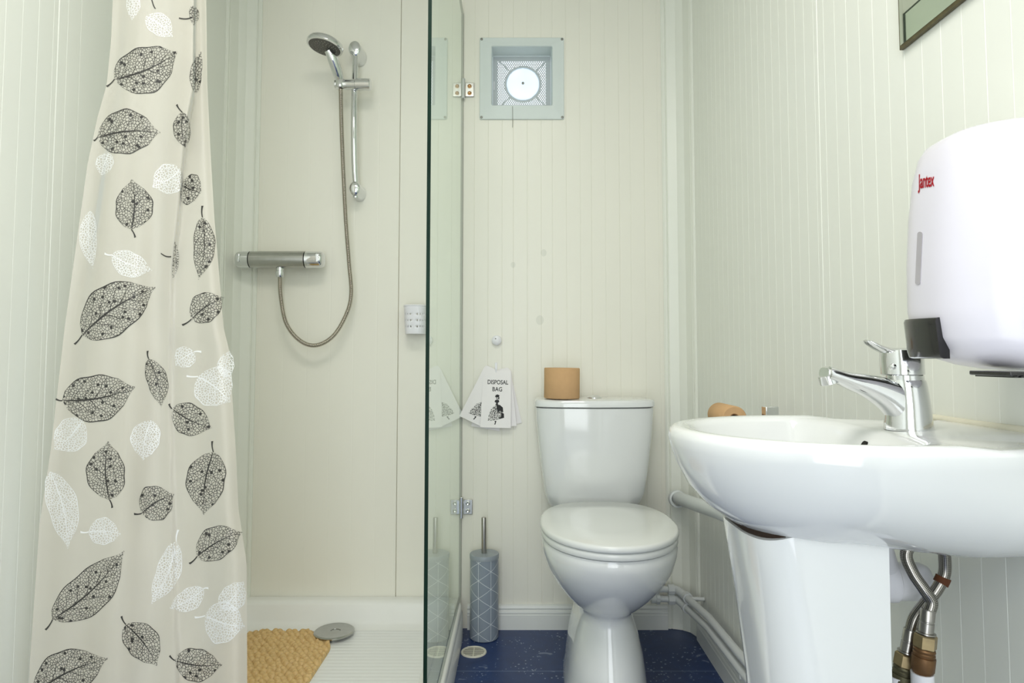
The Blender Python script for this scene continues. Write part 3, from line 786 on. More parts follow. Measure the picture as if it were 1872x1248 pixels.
s_ = MB(); s_.lathe((dcx, yp + 0.001, dcz), (0, -1, 0), [(0, dr), (0.003, dr), (0.006, dr*0.8), (0.0075, dr*0.4), (0.008, 0.0)], 48)
ds = s_.build('fan_disc', M['disc'], fan); ds['label'] = 'bright translucent disc at the centre'
s_ = MB(); s_.lathe((dcx, yp - 0.007, dcz), (0, -1, 0), [(0, 0.0045), (0.003, 0.0045), (0.0035, 0.0025), (0.0035, 0)], 16); s_.build('centre_screw', M['screw'], ds)
s_ = MB(); c0 = P(937, 194, YB - 0.011); c1 = P(937, 233, YB - 0.007); s_.tube([c0, c0.lerp(c1, .5) + Vector((.0004, 0, 0)), c1], 0.0007, 8); s_.build('pull_cord', M['screw'], fan)

# ------------------------------------------------------------------ wall knob and disposal bags
kn = P(908, 622, YB)
m_ = MB(); m_.lathe(kn, (0, -1, 0), [(0.0003, 0.0135), (0.004, 0.0145), (0.008, 0.0165), (0.013, 0.0160), (0.017, 0.011), (0.0185, 0.004), (0.0187, 0)], 30)
knob = thing('coat_hook', 'small round white coat hook above the disposal bags', 'hook', kn); m_.build('hook_cap', M['plastic'], knob)
m_ = MB(); m_.lathe(kn + Vector((-0.003, -0.0172, 0.005)), (0, -1, 0.2), [(0, 0.0026), (0.0012, 0.0022), (0.0012, 0)], 12); m_.build('screw_hole', M['screw'], knob)
hk = P(907, 679, YB)
hook = thing('bag_hook', 'tiny white hook holding up the disposal bags', 'hook', hk)
m_ = MB(); m_.box((hk.x - 0.004, YB - 0.003, hk.z - 0.004), (hk.x + 0.004, YB - 0.0004, hk.z + 0.030)); m_.build('back_plate', M['plastic'], hook, bevel=0.001)
m_ = MB(); m_.tube(catmull([hk + Vector((0, -0.002, 0.0)), hk + Vector((0, -0.010, -0.003)), hk + Vector((0, -0.0145, 0.0)), hk + Vector((0, -0.0145, 0.008))], 6), 0.0018, 10); m_.build('hook_arm', M['plastic'], hook)
def bag(ang, layer, label, cx_, w=0.100, h=0.188, printed=True):
    y = YB - 0.0030 - 0.0026*layer
    rot = Matrix.Rotation(math.radians(ang), 4, 'Y')
    t = thing('disposal_bag', label, 'bag', (hk.x, y, hk.z), 'disposal bags on the hook')
    def W(x, z): return Vector((hk.x, y + .0035*layer*z/h, hk.z)) + rot @ Vector((x + cx_, 0, z))
    ol = [(-w/2, -h + 0.006), (w/2, -h + 0.006)]
    for i in range(6): a_ = PI/2*i/5; ol.append((w/2 - 0.004 - 0.010*(1 - math.cos(a_)), -0.006 + 0.012*math.sin(a_)))
    ol += [(0.012, 0.006), (0.008, 0.0035), (0.0, 0.002), (-0.008, 0.0035), (-0.012, 0.006)]
    for i in range(6): a_ = PI/2*(5-i)/5; ol.append((-w/2 + 0.004 + 0.010*(1 - math.cos(a_)), -0.006 + 0.012*math.sin(a_)))
    m_ = MB(); m_.prism([W(x, z) for x, z in ol], (0, -0.0009, 0)); pan = m_.build('bag_panel', M['paper'], t, smooth=False)
    if printed:
        yo = Vector((0, -0.0011, 0))
        base = Matrix.Translation(Vector((hk.x, y, hk.z)) + yo) @ rot @ Matrix.Translation((cx_, 0, 0)) @ Matrix.Rotation(PI/2 - math.atan(.0035*layer/h), 4, 'X')
        text_mesh('DISPOSAL', 'printed_text', M['ink'], t, base @ Matrix.Translation((0.003, -0.035, 0)), 0.0195, 0.80, sp=1.0, bold=.0003)
        text_mesh('BAG', 'printed_text', M['ink'], t, base @ Matrix.Translation((0.002, -0.058, 0)), 0.0195, 0.85, sp=1.05, bold=.0003)
        f = MB()
        def S(x, z): return W(x, z) + yo
        def poly(pl, mi): 
            n0 = len(f.v); f.v += [S(x, z) for x, z in pl]; f.face(range(n0, n0 + len(pl)), mi)
        def poly2(pl, mi):
            n0 = len(f.v); f.v += [S(x, z) + Vector((0, -0.00008, 0)) for x, z in pl]; f.face(range(n0, n0 + len(pl)), mi)
        poly([(-0.002, -0.108), (0.006, -0.107), (0.020, -0.118), (0.026, -0.138), (0.027, -0.150), (0.012, -0.154), (-0.012, -0.160), (-0.026, -0.160), (-0.024, -0.145), (-0.016, -0.122)], 1)
        poly2([(0.001, -0.108), (0.012, -0.108), (0.022, -0.116), (0.024, -0.132), (0.012, -0.127), (0.007, -0.134), (0.002, -0.120)], 0)
        poly2([(0.018, -0.132), (0.026, -0.136), (0.027, -0.149), (0.013, -0.153), (0.010, -0.150), (0.017, -0.146)], 0)
        poly([(-0.003, -0.092), (0.008, -0.092), (0.010, -0.098), (0.005, -0.102), (0.007, -0.109), (-0.003, -0.110), (0.0, -0.102), (-0.006, -0.098)], 0)   # bodice
        poly([(0.001, -0.092), (0.004, -0.092), (0.007, -0.086), (0.006, -0.081), (0.001, -0.080), (-0.002, -0.084)], 1)                                          # head
        poly2([(-0.005, -0.082), (0.003, -0.084), (0.009, -0.081), (0.010, -0.077), (0.003, -0.074), (-0.002, -0.076)], 0)                                        # bonnet
        poly2([(0.006, -0.081), (0.010, -0.083), (0.009, -0.091), (0.006, -0.090)], 0)
        poly([(-0.004, -0.161), (0.002, -0.159), (0.001, -0.165), (-0.001, -0.172), (-0.005, -0.171), (-0.002, -0.166)], 0)                                        # shoe
        f.build('printed_figure', [M['ink'], M['lace']], t, smooth=False)
    return t
bag(-11.5, 0, 'white disposal bag fanned out furthest to the right behind the others', 0.0, printed=False)
bag(10, 1, 'white disposal bag of which only the bottom edge shows below the left one', -0.002, 0.094, 0.196, printed=False)
bag(-4.5, 2, 'white disposal bag just behind the front one, its right edge showing', 0.004, printed=False)
bag(25.5, 3, 'white disposal bag fanned out to the left with half a printed skirt showing', 0.004)
bag(1.5, 4, 'front white disposal bag with its printed words and lady in a wide skirt', 0.004)

# ------------------------------------------------------------------ toilet
TXC = 0.231
to = thing('toilet', 'white close-coupled toilet with closed lid against the back wall', 'toilet', (TXC, 1.85, 0))
def egg(z, a, yf, yw, yb, nb=3.0, k=56, nf=2.0):
    out = []
    for j in range(k):
        t = 2*PI*j/k; c, s_ = math.cos(t), math.sin(t)
        if s_ < 0: out.append(Vector((TXC + a*spow(c, 2/nf), yw + (yw - yf)*spow(s_, 2/nf), z)))
        else: out.append(Vector((TXC + a*spow(c, 2/nb), yw + (yb - yw)*spow(s_, 2/nb), z)))
    return out
m_ = MB(); m_.loft([egg(0.0005, .108, 1.595, 1.78, 2.06), egg(.012, .108, 1.595, 1.78, 2.06), egg(.03, .104, 1.603, 1.78, 2.06), egg(.07, .100, 1.612, 1.78, 2.05), egg(.12, .093, 1.628, 1.78, 2.04), egg(.165, .082, 1.645, 1.78, 2.03), egg(.20, .071, 1.662, 1.78, 2.03),
  egg(.222, .066, 1.668, 1.77, 2.03), egg(.234, .070, 1.660, 1.76, 2.03), egg(.255, .091, 1.628, 1.74, 2.03), egg(.285, .116, 1.585, 1.73, 2.03), egg(.320, .141, 1.545, 1.72, 2.04), egg(.355, .159, 1.517, 1.715, 2.06), egg(.390, .169, 1.502, 1.715, 2.08), egg(.412, .171, 1.499, 1.715, 2.09), egg(.4195, .168, 1.503, 1.715, 2.09)], True, True)
bowl = m_.build('bowl', M['ceramic'], to, angle=60)
def slab(z0, z1, a, yf, yb, rad, nb=2.6):
    return [egg(z0, a - rad*.5, yf + rad*.5, 1.715, yb - rad*.3, nb), egg(z0 + rad*.5, a, yf, 1.715, yb, nb), egg(z1 - rad, a, yf, 1.715, yb, nb), egg(z1 - rad*.35, a - rad*.3, yf + rad*.3, 1.715, yb - rad*.2, nb), egg(z1, a - rad*1.1, yf + rad*1.1, 1.715, yb - rad*.7, nb), egg(z1 + .0015, a*.5, 1.60, 1.715, 1.86, nb)]
m_ = MB(); m_.loft(slab(.4225, .439, .172, 1.494, 1.945, .004)); m_.build('seat', M['seat'], to, angle=50)
m_ = MB(); m_.loft(slab(.4405, .457, .174, 1.490, 1.955, .006)); m_.build('seat_lid', M['seat'], to, angle=50)
for sx in (-0.075, 0.075):
    m_ = MB(); m_.cyl((TXC + sx - .02, 1.965, .437), (TXC + sx + .02, 1.965, .437), .012, seg=18); m_.box((TXC + sx - .012, 1.955, .4195), (TXC + sx + .012, 1.975, .435)); m_.build('seat_hinge', M['seat'], to)
def cis(z, hw, yf, yb, n=4.5, bow=0.028):
    out = []; hw *= 1.05; cxx = TXC + .006
    for p in ring(cxx - hw, cxx + hw, yf, yb, z, 7, 64):
        f = (p.x - cxx) / hw; dpt = (yb - p.y) / (yb - yf)
        p.y += bow * f*f * max(0, dpt); out.append(p)
    return out
yb_ = YB - 0.002
m_ = MB(); m_.loft([cis(.405, .120, 2.055, yb_), cis(.42, .136, 2.035, yb_), cis(.46, .148, 2.014, yb_), cis(.52, .156, 2.005, yb_), cis(.60, .165, 1.999, yb_), cis(.66, .171, 1.996, yb_), cis(.724, .1745, 1.994, yb_)], True, True)
m_.build('cistern', M['ceramic'], to, angle=50)
m_ = MB(); m_.loft([cis(.7255, .173, 1.996, yb_), cis(.729, .1775, 1.989, yb_), cis(.741, .1775, 1.989, yb_), cis(.748, .174, 1.993, yb_ - .001), cis(.7505, .166, 2.003, yb_ - .004), cis(.7515, .12, 2.05, 2.14)], True, True)
lid = m_.build('cistern_lid', M['ceramic'], to, angle=45)
fb = P(1087, 724, 2.095)
m_ = MB(); m_.lathe((fb.x, 2.095, .7512), (0, 0, 1), [(0, .024), (.002, .024), (.003, .020), (.0065, .016), (.009, .008), (.0095, 0)], 30); m_.build('flush_button', M['chrome'], lid)

def toilet_roll(loc, axis, r, rc, h, label):
    t = thing('toilet_roll', label, 'toilet roll', loc)
    m_ = MB(); m_.lathe(loc, axis, [(0.001, rc), (0.0, rc + .001), (0.0, r - .002), (0.002, r), (h - .002, r), (h, r - .002), (h, rc + .001), (h - .001, rc), (0.001, rc)], 44, cap=False); m_.build('paper', M['kraft'], t, angle=45)
    m_ = MB(); m_.lathe(loc, axis, [(0.002, rc - .0002), (h - .002, rc - .0002), (h - .002, rc - .0016), (0.002, rc - .0016), (0.002, rc - .0002)], 32, cap=False); m_.build('card_core', M['card'], t)
    return t
rl = P(1027, 729, 2.055)
toilet_roll(Vector((rl.x, 2.055, 0.7528)), (0.012, 0, 1), .0555, .021, .094, 'full brown toilet roll standing on the cistern lid')

# ------------------------------------------------------------------ toilet roll holder behind the basin
YH0, YH1 = 1.405, 1.515
rc = P(1343, 765, YH0)
hz = rc.z
ho = thing('toilet_roll_holder', 'square chrome toilet roll holder on the right wall behind the basin', 'toilet roll holder', (XR, 1.34, hz))
cb = P(1408, 752, 1.315)
m_ = MB(); m_.box((cb.x - 0.013, 1.303, cb.z - .014), (cb.x + 0.013, 1.327, cb.z + .0105)); m_.box((cb.x - .013, 1.303, cb.z - .045), (cb.x + .013, 1.327, cb.z - .013)); m_.box((cb.x, 1.306, cb.z - .044), (XR - 0.001, 1.324, cb.z - .026)); post = m_.build('end_post', M['chrome'], ho, bevel=0.0015)
m_ = MB(); m_.tube(catmull([(cb.x, 1.325, cb.z - .004), (cb.x - .003, 1.36, hz - .004), (rc.x, YH0 - .01, hz), (rc.x, YH1 + .012, hz)], 6), .006, 14); m_.build('roll_bar', M['chrome'], ho)
toilet_roll(Vector((rc.x, YH0, hz)), (0, 1, 0), 0.0265, .010, YH1 - YH0, 'part-used brown toilet roll on the chrome holder behind the basin')

# ------------------------------------------------------------------ basin, pedestal, tap
BYC, RZ = 0.785, 0.797
ba = thing('wash_basin', 'white oval ceramic wash basin fixed to the right wall', 'wash basin', (XR, BYC, 0.665))
def bas(z, xf, b, xb=XR - 0.0015, nb=3.0, xc=0.375, k=72, yc=BYC):
    out = []
    for j in range(k):
        t = 2*PI*j/k; c, s_ = math.cos(t), math.sin(t)
        if c < 0: out.append(Vector((xc + (xc - xf)*c, yc + b*s_, z)))
        else: out.append(Vector((xc + (xb - xc)*spow(c, 2/nb), yc + b*spow(s_, 2/nb), z)))
    return out
outer = [bas(.664, .345, .060, nb=7), bas(.668, .315, .078, nb=7), bas(.676, .282, .103, nb=7), bas(.690, .247, .126, nb=7), bas(.708, .222, .144, nb=7), bas(.730, .203, .158, nb=5), bas(.755, .190, .167), bas(.775, .1835, .1715), bas(.786, .1815, .173), bas(.793, .1835, .172), bas(.7965, .1885, .1685), bas(.797, .195, .164)]
def inn(z, xf, xb, b): return bas(z, xf, b, xb, 2.0)
inner = [bas(.7965, .203, .158, XR - .006), inn(.795, .209, .44, .150), inn(.789, .214, .425, .146), inn(.775, .222, .412, .139), inn(.745, .238, .398, .124), inn(.715, .265, .378, .095), inn(.700, .292, .36, .06), inn(.698, .315, .345, .02)]
m_ = MB(); m_.loft(outer + inner, True, True)
for v in m_.v[:len(outer)*72]:
    v.z += .013 * math.exp(-((v.x - .355)/.06)**2) * sm((.760 - v.z)/.085)
for v in m_.v:
    if v.z > .79 and v.x > .42: v.z -= 0.0045 * sm((v.x - .42)/.03) * sm((XR - .012 - v.x)/.012)
m_.build('bowl', M['ceramic'], ba, angle=60)
m_ = MB(); m_.tube(catmull([(XR - .004, .665, .7965), (XR - .0045, .74, .7975), (XR - .004, .82, .7965), (XR - .0045, .905, .797)], 8), .0055, 10)
sb = m_.build('sealant_bead', M['seal'], ba); sb['label'] = 'cream sealant along the wall'
of = P(1583, 810, .79)
m_ = MB(); m_.lathe((0.4125, .79, .7745), (-1, 0, .35), [(-.004, .0060), (.001, .0060), (.0014, .0054), (.0014, 0)], 20); ofh = m_.build('overflow_ring', M['hole'], ba); ofh['label'] = 'small dark overflow hole'
m_ = MB(); m_.lathe((.33, BYC, .699), (0, 0, 1), [(-.002, .022), (.0025, .022), (.0035, .019), (.002, .016), (.002, 0)], 28); m_.build('waste_plug', M['chrome'], ba)

pe = thing('basin_pedestal', 'white ceramic pedestal standing under the wash basin', 'pedestal', (.33, .785, 0))
def ped(z, xf, xb, hw, n=3.4): 
    out = []
    for p in ring(xf, xb, .785 - hw, .785 + hw, z, n, 64): out.append(p)
    return out
def ped_u(z, xf, xb, hw, rf=.05):
    # open-backed horseshoe: straight sides ending square towards the wall
    pts = []
    xc = xf + rf
    pts.append(Vector((xb, .785 - hw, z)))
    for i in range(13):
        t = PI/2*i/12; pts.append(Vector((xc - rf*spow(math.sin(t), .8), .785 - hw + (hw*.85)*(1 - spow(math.cos(t), .8)), z)))
    for i in range(13):
        t = PI/2*(12-i)/12; pts.append(Vector((xc - rf*spow(math.sin(t), .8), .785 + hw - (hw*.85)*(1 - spow(math.cos(t), .8)), z)))
    pts.append(Vector((xb, .785 + hw, z)))
    return pts
def pclose(z, xf, xb, hw, rf):
    o_ = ped_u(z, xf, xb, hw, rf); i_ = ped_u(z, xf + .012, xb, hw - .011, rf); return o_ + list(reversed(i_))
m_ = MB(); m_.loft([pclose(0.0005, .285, .396, .092, .06), pclose(.02, .287, .395, .089, .06), pclose(.12, .296, .390, .083, .058), pclose(.30, .291, .388, .083, .056), pclose(.50, .276, .388, .084, .055), pclose(.60, .264, .388, .085, .052), pclose(.690, .252, .388, .086, .050)], True, True)
for v in m_.v:
    if v.z > .62: v.z += (.004 - (v.x - .252) * .02 - .011*(1 - sm((v.x - .256)/.045))) * sm((v.z - .62)/.05)
m_.build('shaft', M['ceramic'], pe, angle=50)
tr_ = MB(); pts = [p for p in ped_u(.6915, .2585, .330, .0795, .049)][4:22]
for p in pts: p.z += -.004 + .004*sm((p.x - .256)/.045)
tr_.tube(pts, .0050, 8); rm = tr_.build('joint_line', M['dark_gap'], pe); rm['label'] = 'dark rusty joint under the basin'

TY = .80; TZ = .7925; tb = P(1661, 787, TY)
ta = thing('mixer_tap', 'chrome single-lever mixer tap standing on the wash basin', 'tap', (tb.x, TY, TZ))
def rg(cx_, z, r_, sx=1.0, k=32): return [Vector((cx_ + r_*sx*math.cos(2*PI*j/k), TY + r_*math.sin(2*PI*j/k), z)) for j in range(k)]
x_ = tb.x
m_ = MB(); m_.loft([rg(x_, TZ, .0268), rg(x_, TZ + .003, .0268), rg(x_ + .000, TZ + .012, .0258), rg(x_ + .000, TZ + .03, .0243), rg(x_ - .001, TZ + .05, .0228), rg(x_ - .002, TZ + .058, .0222), rg(x_ - .0022, TZ + .0600, .0215)]); body = m_.build('tap_body', M['chrome'], ta)
m_ = MB(); m_.loft([rg(x_ - .0025, TZ + .060, .0208), rg(x_ - .0028, TZ + .0655, .0208)]); m_.build('collar', M['chrome'], ta)
m_ = MB(); m_.loft([rg(x_ - .0055, TZ + .0655, .0215), rg(x_ - .0055, TZ + .067, .0240), rg(x_ - .006, TZ + .085, .0240), rg(x_ - .007, TZ + .096, .0222), rg(x_ - .008, TZ + .0985, .0180)]); cap_ = m_.build('lever_cap', M['chrome'], ta)
lv0, lv1 = Vector((x_ - .004, TY, TZ + .093)), P(1583, 622, TY)
def lvr(t):
    c = lv0.lerp(lv1, t); c.z += -.0045*math.sin(PI*t); w_ = .020 - .009*t; h_ = .0062 - .0040*t
    if t > .97: w_ *= .6; h_ *= .5
    d = (lv1 - lv0).normalized(); up = Vector((-d.z, 0, d.x)) * -1
    return [c + Vector((0, math.cos(a_)*w_, 0)) + up*math.sin(a_)*h_ for a_ in [2*PI*j/20 for j in range(20)]]
m_ = MB(); m_.loft([lvr(i/12) for i in range(13)]); m_.build('lever_handle', M['chrome'], ta)
m_ = MB(); m_.lathe((x_ - .0255, TY - .0155, TZ + .0765), (-.78, -.62, 0), [(-.003, .0036), (.0008, .0036), (.0026, .0025), (.0032, 0)], 16); m_.build('indicator_dot', M['chrome'], ta)
sp = [Vector((x_ - .006, TY, TZ + .030)), P(1625, 722, TY), P(1590, 706, TY), P(1550, 694, TY), P(1517, 683, TY), P(1506, 681, TY)]
spc = catmull(sp, 6); n = len(spc); rings_ = []
for i, p in enumerate(spc):
    t = i/(n-1); w_ = .0200 - .0052*t; h_ = .0235 - .0150*min(1, t*1.5)
    if t > .93: w_ *= .85; h_ *= .75
    d = (spc[min(i+1, n-1)] - spc[max(i-1, 0)]).normalized(); up = Vector((d.z, 0, -d.x)) * (1 if d.x < 0 else -1)
    rings_.append([p + Vector((0, spow(math.cos(a_), .7)*w_, 0)) + up*spow(math.sin(a_), .7)*h_ for a_ in [2*PI*j/24 for j in range(24)]])
m_ = MB(); m_.loft(rings_); spout = m_.build('spout', M['chrome'], ta, angle=60)
ar = P(1514, 688, TY); m_ = MB(); m_.lathe(ar, (.28, 0, -1), [(-.002, .0115), (.0085, .0115), (.009, .0105), (.006, .009), (.006, 0)], 24); m_.build('aerator', M['chrome'], spout)

# ------------------------------------------------------------------ soap dispenser
di = thing('soap_dispenser', 'white wall soap dispenser with black push bar and red lettering', 'soap dispenser', (XR, .667, .865))
NE = 2.7
def dr_(z, xf, y0, y1, n=NE, k=48):
    out = [Vector((XR - .001, y1, z))]
    for i in range(1, k):
        t = PI*i/k; out.append(Vector((XR - .001 - (XR - .001 - xf)*spow(math.sin(t), 2/n), (y0+y1)/2 + (y1-y0)/2*spow(math.cos(t), 2/n), z)))
    out.append(Vector((XR - .001, y0, z))); return out
dz = [(.8665, .500, .612, .706), (.868, .482, .604, .722), (.872, .462, .598, .740), (.879, .444, .595, .754), (.888, .431, .5935, .761), (.900, .424, .593, .765), (.93, .420, .593, .766), (.98, .4205, .593, .766), (1.03, .4235, .594, .764), (1.07, .428, .596, .761), (1.095, .434, .600, .756), (1.105, .440, .605, .751), (1.111, .450, .612, .744), (1.1135, .466, .622, .730)]
m_ = MB(); m_.loft([dr_(*q) for q in dz]); m_.build('cover', M['disp'], di, angle=50)
def tab(i): return [(q[0], q[i]) for q in dz]
def front_x(y, z):
    y0 = interp(tab(2), z); y1 = interp(tab(3), z); xf = interp(tab(1), z)
    s_ = min(1, abs((y - (y0+y1)/2) / ((y1-y0)/2))); return XR - .001 - (XR - .001 - xf) * (1 - s_**NE)**(1/NE)
def on_cover(px, py, off):                                    # the point of the cover seen at px, py
    def F(y):
        p = P(px, py, y); return p, p.x - front_x(y, min(1.112, max(.868, p.z)))
    y = .585; p, f = F(y)
    while y < .80:
        p, f = F(y + .0005)
        if f >= 0: break
        y += .0005
    lo_, hi_ = y, y + .0005
    for _ in range(12):
        m = (lo_ + hi_)/2; p, f = F(m)
        if f >= 0: hi_ = m
        else: lo_ = m
    e = .001; n = Vector((-1, (front_x(p.y + e, p.z) - front_x(p.y - e, p.z))/(2*e), (front_x(p.y, p.z + e) - front_x(p.y, p.z - e))/(2*e))).normalized()
    q = Vector((front_x(p.y, p.z), p.y, p.z)); return q + n*off
def cover_at(y, z, off):
    e = .0008; n = Vector((-1, (front_x(y + e, z) - front_x(y - e, z))/(2*e), 0)).normalized()
    return Vector((front_x(y, z), y, z)) + n*off
# push bar: wraps round the lower front of the cover
ynear = on_cover(1726, 620, 0).y
sec = []
for z, o_ in ((.8785, .001), (.8800, .0045), (.886, .0062), (.900, .0060), (.9165, .0055), (.9195, .004), (.9200, .001)):
    zz = max(z, .898); row = []
    for i in range(17):
        y = ynear + (.7640 - ynear)*i/16; p = cover_at(y, zz, o_); p.z = z + (.0025*i/16 if z > .9 else 0)
        row.append(p)
    bk = []
    for i in range(17):
        y = ynear + (.7640 - ynear)*i/16; p = cover_at(y, zz, -.006); p.z = z + (.0025*i/16 if z > .9 else 0); bk.append(p)
    sec.append(row + list(reversed(bk)))
m_ = MB(); m_.loft(sec, True, True); pb = m_.build('push_bar', M['black'], di, angle=50); pb['label'] = 'black push bar'
def stick(pl, o0, o1):
    return [[on_cover(x, y, o0) for x, y in pl], [on_cover(x, y, o1) for x, y in pl]]
sh = []
for i in range(13): t = PI*i/12; sh.append((1682.5 + 4.6*math.cos(t), 428 - 4.6*math.sin(t)))
for i in range(1, 16): sh.append((1677.9 - 4.0*i/16, 428 + 88*i/16))
for i in range(13): t = PI*i/12; sh.append((1678.5 - 4.6*math.cos(t), 516 + 4.6*math.sin(t)))
for i in range(1, 16): sh.append((1683.1 + 4.0*i/16, 516 - 88*i/16))
m_ = MB(); m_.loft(stick(sh, -.001, .0006)); m_.build('sight_window', M['slot'], di)
m_ = MB()
t_ = text_mesh('Jantex', 'printed_text', M['red'], di, Matrix.Identity(4), 36.0, .33, shear=0.0, bold=.7, sp=.95)
for v in t_.data.vertices:
    c = v.co + parent_world(di)
    v.co = on_cover(1694 + c.x, 331 - c.y - c.x*.16, .0005) - parent_world(di)
m_ = MB(); va_, vb_ = P(1790, 664, .64), P(1862, 678, .625)
m_.box((va_.x, .600, .8625), (vb_.x, .655, .8668)); vent = m_.build('drip_grille', M['black'], di, bevel=.001)
m_ = MB()
for i in range(7): m_.box((va_.x + .004 + i*.0055, .5995, .8612), (va_.x + .0068 + i*.0055, .652, .8626))
m_.build('grille_teeth', M['black'], vent)

# ------------------------------------------------------------------ mirror
mi_ = thing('wall_mirror', 'frameless wall mirror with worn dark edge above the basin', 'mirror', (XR, .66, 1.333))
m_ = MB(); m_.box((XR - .0065, .40, 1.333), (XR - .001, .948, 2.0)); m_.build('backing', M['mirror_edge'], mi_, smooth=False)
m_ = MB(); m_.box((XR - .0072, .402, 1.3385), (XR - .0062, .945, 1.998)); m_.build('mirror_glass', M['mirror'], mi_, smooth=False)

# ------------------------------------------------------------------ toilet brush, floor drain
bx, by = -.1085, 2.118
br = thing('toilet_brush', 'toilet brush in a grey holder with white triangle lines, by the shower tray', 'toilet brush', (bx, by, 0))
m_ = MB(); m_.lathe((bx, by, .0005), (0, 0, 1), [(0, .043), (.002, .0450), (.245, .0450), (.246, .043)], 48); m_.build('holder', M['brush'], br)
m_ = MB(); m_.lathe((bx, by, .2455), (0, 0, 1), [(0, .044), (.0005, .0462), (.012, .0466), (.0145, .0450), (.0150, .030), (.0150, .008), (.014, 0)], 48); m_.build('lid', M['brush_lid'], br)
m_ = MB(); m_.lathe((bx - .001, by, .2605), (-.008, 0, 1), [(0, .0080), (.001, .0082), (.108, .0080), (.111, .0072), (.112, .004), (.112, 0)], 24); m_.build('handle', M['steel'], br)
fd = P(866, 1192, 2.01)
dr0 = thing('floor_drain', 'small round pale floor drain grate in the blue floor', 'floor drain', (fd.x, 2.01, 0))
m_ = MB(); m_.lathe((fd.x, 2.01, .0004), (0, 0, 1), [(0, .0385), (.003, .0375), (.0042, .0340), (.0030, .0325), (.0006, .032), (.0006, 0)], 40); m_.build('drain_ring', M['grate'], dr0)
m_ = MB(); m_.lathe((fd.x, 2.01, .0011), (0, 0, 1), [(0, .0315), (.0003, .0315), (.0003, 0)], 36); m_.build('drain_hole', M['hole'], dr0)
m_ = MB()
for i in range(-3, 4):
    d = i*.0084; hw = math.sqrt(.033**2 - d*d)
    m_.box((fd.x - hw, 2.01 + d - .0017, .0026), (fd.x + hw, 2.01 + d + .0017, .0036))
m_.box((fd.x - .0015, 1.979, .0024), (fd.x + .0015, 2.041, .0034))
m_.build('grate_bars', M['grate'], dr0)

# ------------------------------------------------------------------ pipes
m_ = MB(); w0 = P(1238, 911, 2.128); w1 = P(1318, 936, 1.69)
wp = thing('waste_pipe', 'grey-white waste pipe running from the corner to behind the basin pedestal', 'pipe', w0)
dirv = (w1 - w0).normalized()
m_.tube([w0 + Vector((0.002, .02, 0)), w0.lerp(w1, .5), w1, (.502, 1.05, .555), (.497, .93, .577), (.495, .885, .588)], .0195, 24); m_.build('pipe_run', M['pipe'], wp)
m_ = MB(); m_.lathe(w0 + Vector((0, -.006, 0)), dirv, [(-.012, .028), (.006, .027), (.008, .0215), (.006, .0197), (-.012, .0197)], 28, cap=False); m_.build('wall_collar', M['pipe'], wp)
tp_ = P(1664, 1062, .86)
bt = thing('bottle_trap', 'white plastic waste trap behind the basin pedestal', 'waste trap', (tp_.x, .86, tp_.z - .03))
m_ = MB(); m_.lathe((tp_.x - .05, .862, tp_.z), (1, -.05, 0), [(0, .024), (.002, .026), (.028, .026), (.030, .0235), (.062, .0235), (.070, .020), (.074, .012)], 28); m_.build('trap_body', M['plastic'], bt)
m_ = MB(); m_.cyl((tp_.x - .03, .862, tp_.z + .015), (tp_.x - .075, .80, .664), .016, seg=18); m_.build('tail_pipe', M['plastic'], bt)
for (z, yy, lbl, xs) in ((.1385, YB - .026, 'upper white water pipe along the right wall at skirting height', .545), (.1085, YB - .024, 'lower white water pipe along the right wall at skirting height', .543)):
    t = thing('water_pipe', lbl, 'pipe', (xs, 1.5, z), 'water pipes in the corner')
    r_ = .0098
    xa = P(1196, 1090, 2.16).x
    xc, yc = .497, 2.142 - (.0 if z > .12 else .004)
    pts = [(xa - .01, yy - .012, z), (xc, yc, z)]
    m_ = MB(); m_.tube(pts, r_, 16); m_.build('cross_run', M['pipe'], t)
    c0 = Vector((xs - .022, 2.078, z - .004))
    m_ = MB(); m_.tube([c0, (xs - .006, 1.9, z + .006), (xs, 1.6, z + .013 if z > .12 else z + .010), (xs, .90, z + .028 if z > .12 else z + .02)], r_*1.08, 16); m_.build('long_run', M['pipe'], t)
    e = MB(); ex = xc + .004
    e.tube(catmull([(ex - .022, yc, z), (ex + .004, yc - .004, z), (xs - .028, 2.106, z - .002), c0 + Vector((.001, .004, 0))], 6), .0125, 16)
    e.lathe((ex - .024, yc, z), (1, 0, 0), [(0, .011), (.001, .0160), (.012, .0165), (.020, .0165), (.0205, .012)], 8)
    e.lathe(c0 + Vector((0, .016, 0)), (.12, -1, 0), [(0, .012), (.001, .0160), (.014, .0162), (.020, .0162), (.0205, .011)], 20)
    e.build('elbow_fitting', M['pipe'], t, angle=30)
    if z < .12:
        e = MB(); e.lathe((xa - .014, yy - .012, z), (1, 0, 0), [(0, .011), (.001, .0155), (.016, .0155), (.018, .0185), (.028, .0185), (.0285, .011)], 12); e.build('coupling', M['pipe'], t, angle=30)
    else:
        e = MB(); e.lathe((xa - .010, yy - .012, z), (1, 0, 0), [(0, .011), (.001, .0150), (.020, .0150), (.0205, .011)], 20); e.build('coupling', M['pipe'], t, angle=30)
    for yy2 in ((2.055,) if z > .12 else (1.625,)):
        e = MB(); e.tube([(xs - .016 if yy2 > 2 else xs - .011, yy2, z + .002), (XR - .001, yy2 - .004, z + .002)], .006, 10); e.build('pipe_clip', M['pipe'], t)

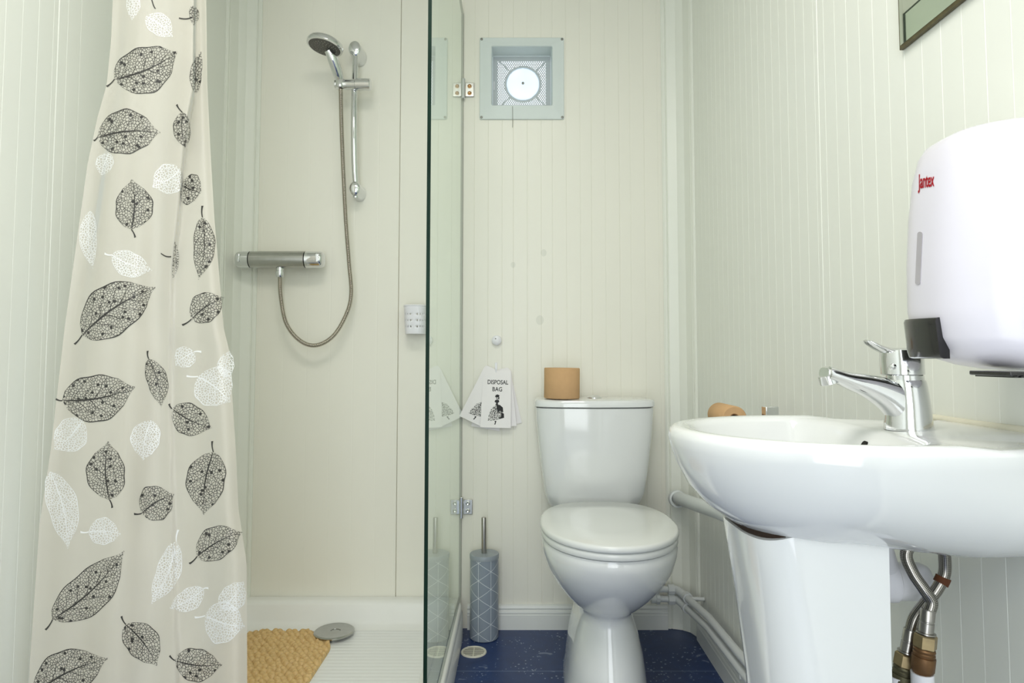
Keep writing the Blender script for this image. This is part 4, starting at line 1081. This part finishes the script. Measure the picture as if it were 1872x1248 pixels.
def flex(label, pts, band, nut_px, Yn, nutm, seg2):
    t = thing('flexible_hose', label, 'hose', pts[0], 'braided hoses under the basin')
    sm_ = catmull(pts, 14)
    m_ = MB(); m_.tube(sm_, .0068, 14, uv=True); m_.build('braided_sleeve', M['braid'], t)
    e = pts[-1]; d = (sm_[-1] - sm_[-3]).normalized()
    m_ = MB(); m_.lathe(e - d*.002, d, [(-.010, .0072), (-.009, .0080), (.003, .0080), (.0035, .0074), (.005, .0074), (.0055, .0080), (.016, .0080), (.0165, .0105), (.018, .0105)], 20); m_.build('ferrule', M['steel'], t)
    if band:
        i = int(len(sm_)*band); m_ = MB(); m_.tube(sm_[i-3:i+4], .0084, 14); bd = m_.build('brown_band', M['rust'], t); bd['label'] = 'brown tape band'
    n0 = e + d*.017
    m_ = MB(); m_.lathe(n0, d, [(0, .0110), (.0015, .0126), (.0145, .0126), (.016, .0115)], 6); m_.build('hexagon_nut', M['brass'], t, angle=20)
    m_ = MB(); m_.lathe(n0 + d*.016, d, [(0, .0112), (.002, .0120), (.0045, .0110), (.006, .0120), (.009, .0113), (.0095, .0128), (.024, .0124), (.026, .0112), (.030, .0098)], 12); m_.build('threaded_fitting', nutm, t, angle=30)
    return n0 + d*.046, t
YX = .80
p1 = [Vector((.478, .795, .668)), P(1657, 1010, YX), P(1668, 1045, YX - .004), P(1690, 1078, YX - .010), P(1703, 1100, YX - .012), P(1696, 1124, YX - .012), P(1695, 1132, YX - .012)]
e1, _ = flex('braided steel hose under the basin crossing to the right-hand brass nut', p1, 0, None, YX, M['rust_brass'], 0)
p2 = [Vector((.508, .800, .668)), P(1727, 1020, YX + .006), P(1726, 1050, YX + .008), P(1712, 1078, YX + .008), P(1690, 1105, YX + .010), P(1672, 1130, YX + .012), P(1664, 1158, YX + .012), P(1662, 1168, YX + .012)]
e2, _ = flex('braided steel hose with brown band under the basin, bending to the left-hand nut', p2, .34, None, YX, M['verdigris'], 0)
rp = thing('riser_pipe', 'white plastic riser pipe below the right-hand brass nut', 'pipe', (e1.x, e1.y, .14), 'riser pipes under the basin')
m_ = MB(); m_.lathe((e1.x, e1.y, e1.z + .002), (0, 0, -1), [(0, .0122), (.022, .0122), (.0225, .0145), (.030, .0145), (.0305, .0175), (.050, .0185), (.060, .017), (.0605, .0112), (e1.z - .148, .0112)], 20); m_.build('pipe_run', M['plastic'], rp, angle=30)
m_ = MB(); m_.tube([(e1.x, e1.y, .150), (.543, .905, .1645)], .011, 14); m_.build('foot_bend', M['plastic'], rp)
rp = thing('riser_pipe', 'white plastic riser pipe below the left-hand grimy nut', 'pipe', (e2.x, e2.y, .12), 'riser pipes under the basin')
m_ = MB(); m_.lathe((e2.x, e2.y, e2.z + .018), (0, 0, -1), [(0, .0105), (e2.z - .11, .0105)], 20); m_.build('pipe_run', M['plastic'], rp)
m_ = MB(); m_.tube([(e2.x, e2.y, .130), (.541, .895, .1275)], .0105, 14); m_.build('foot_bend', M['plastic'], rp)
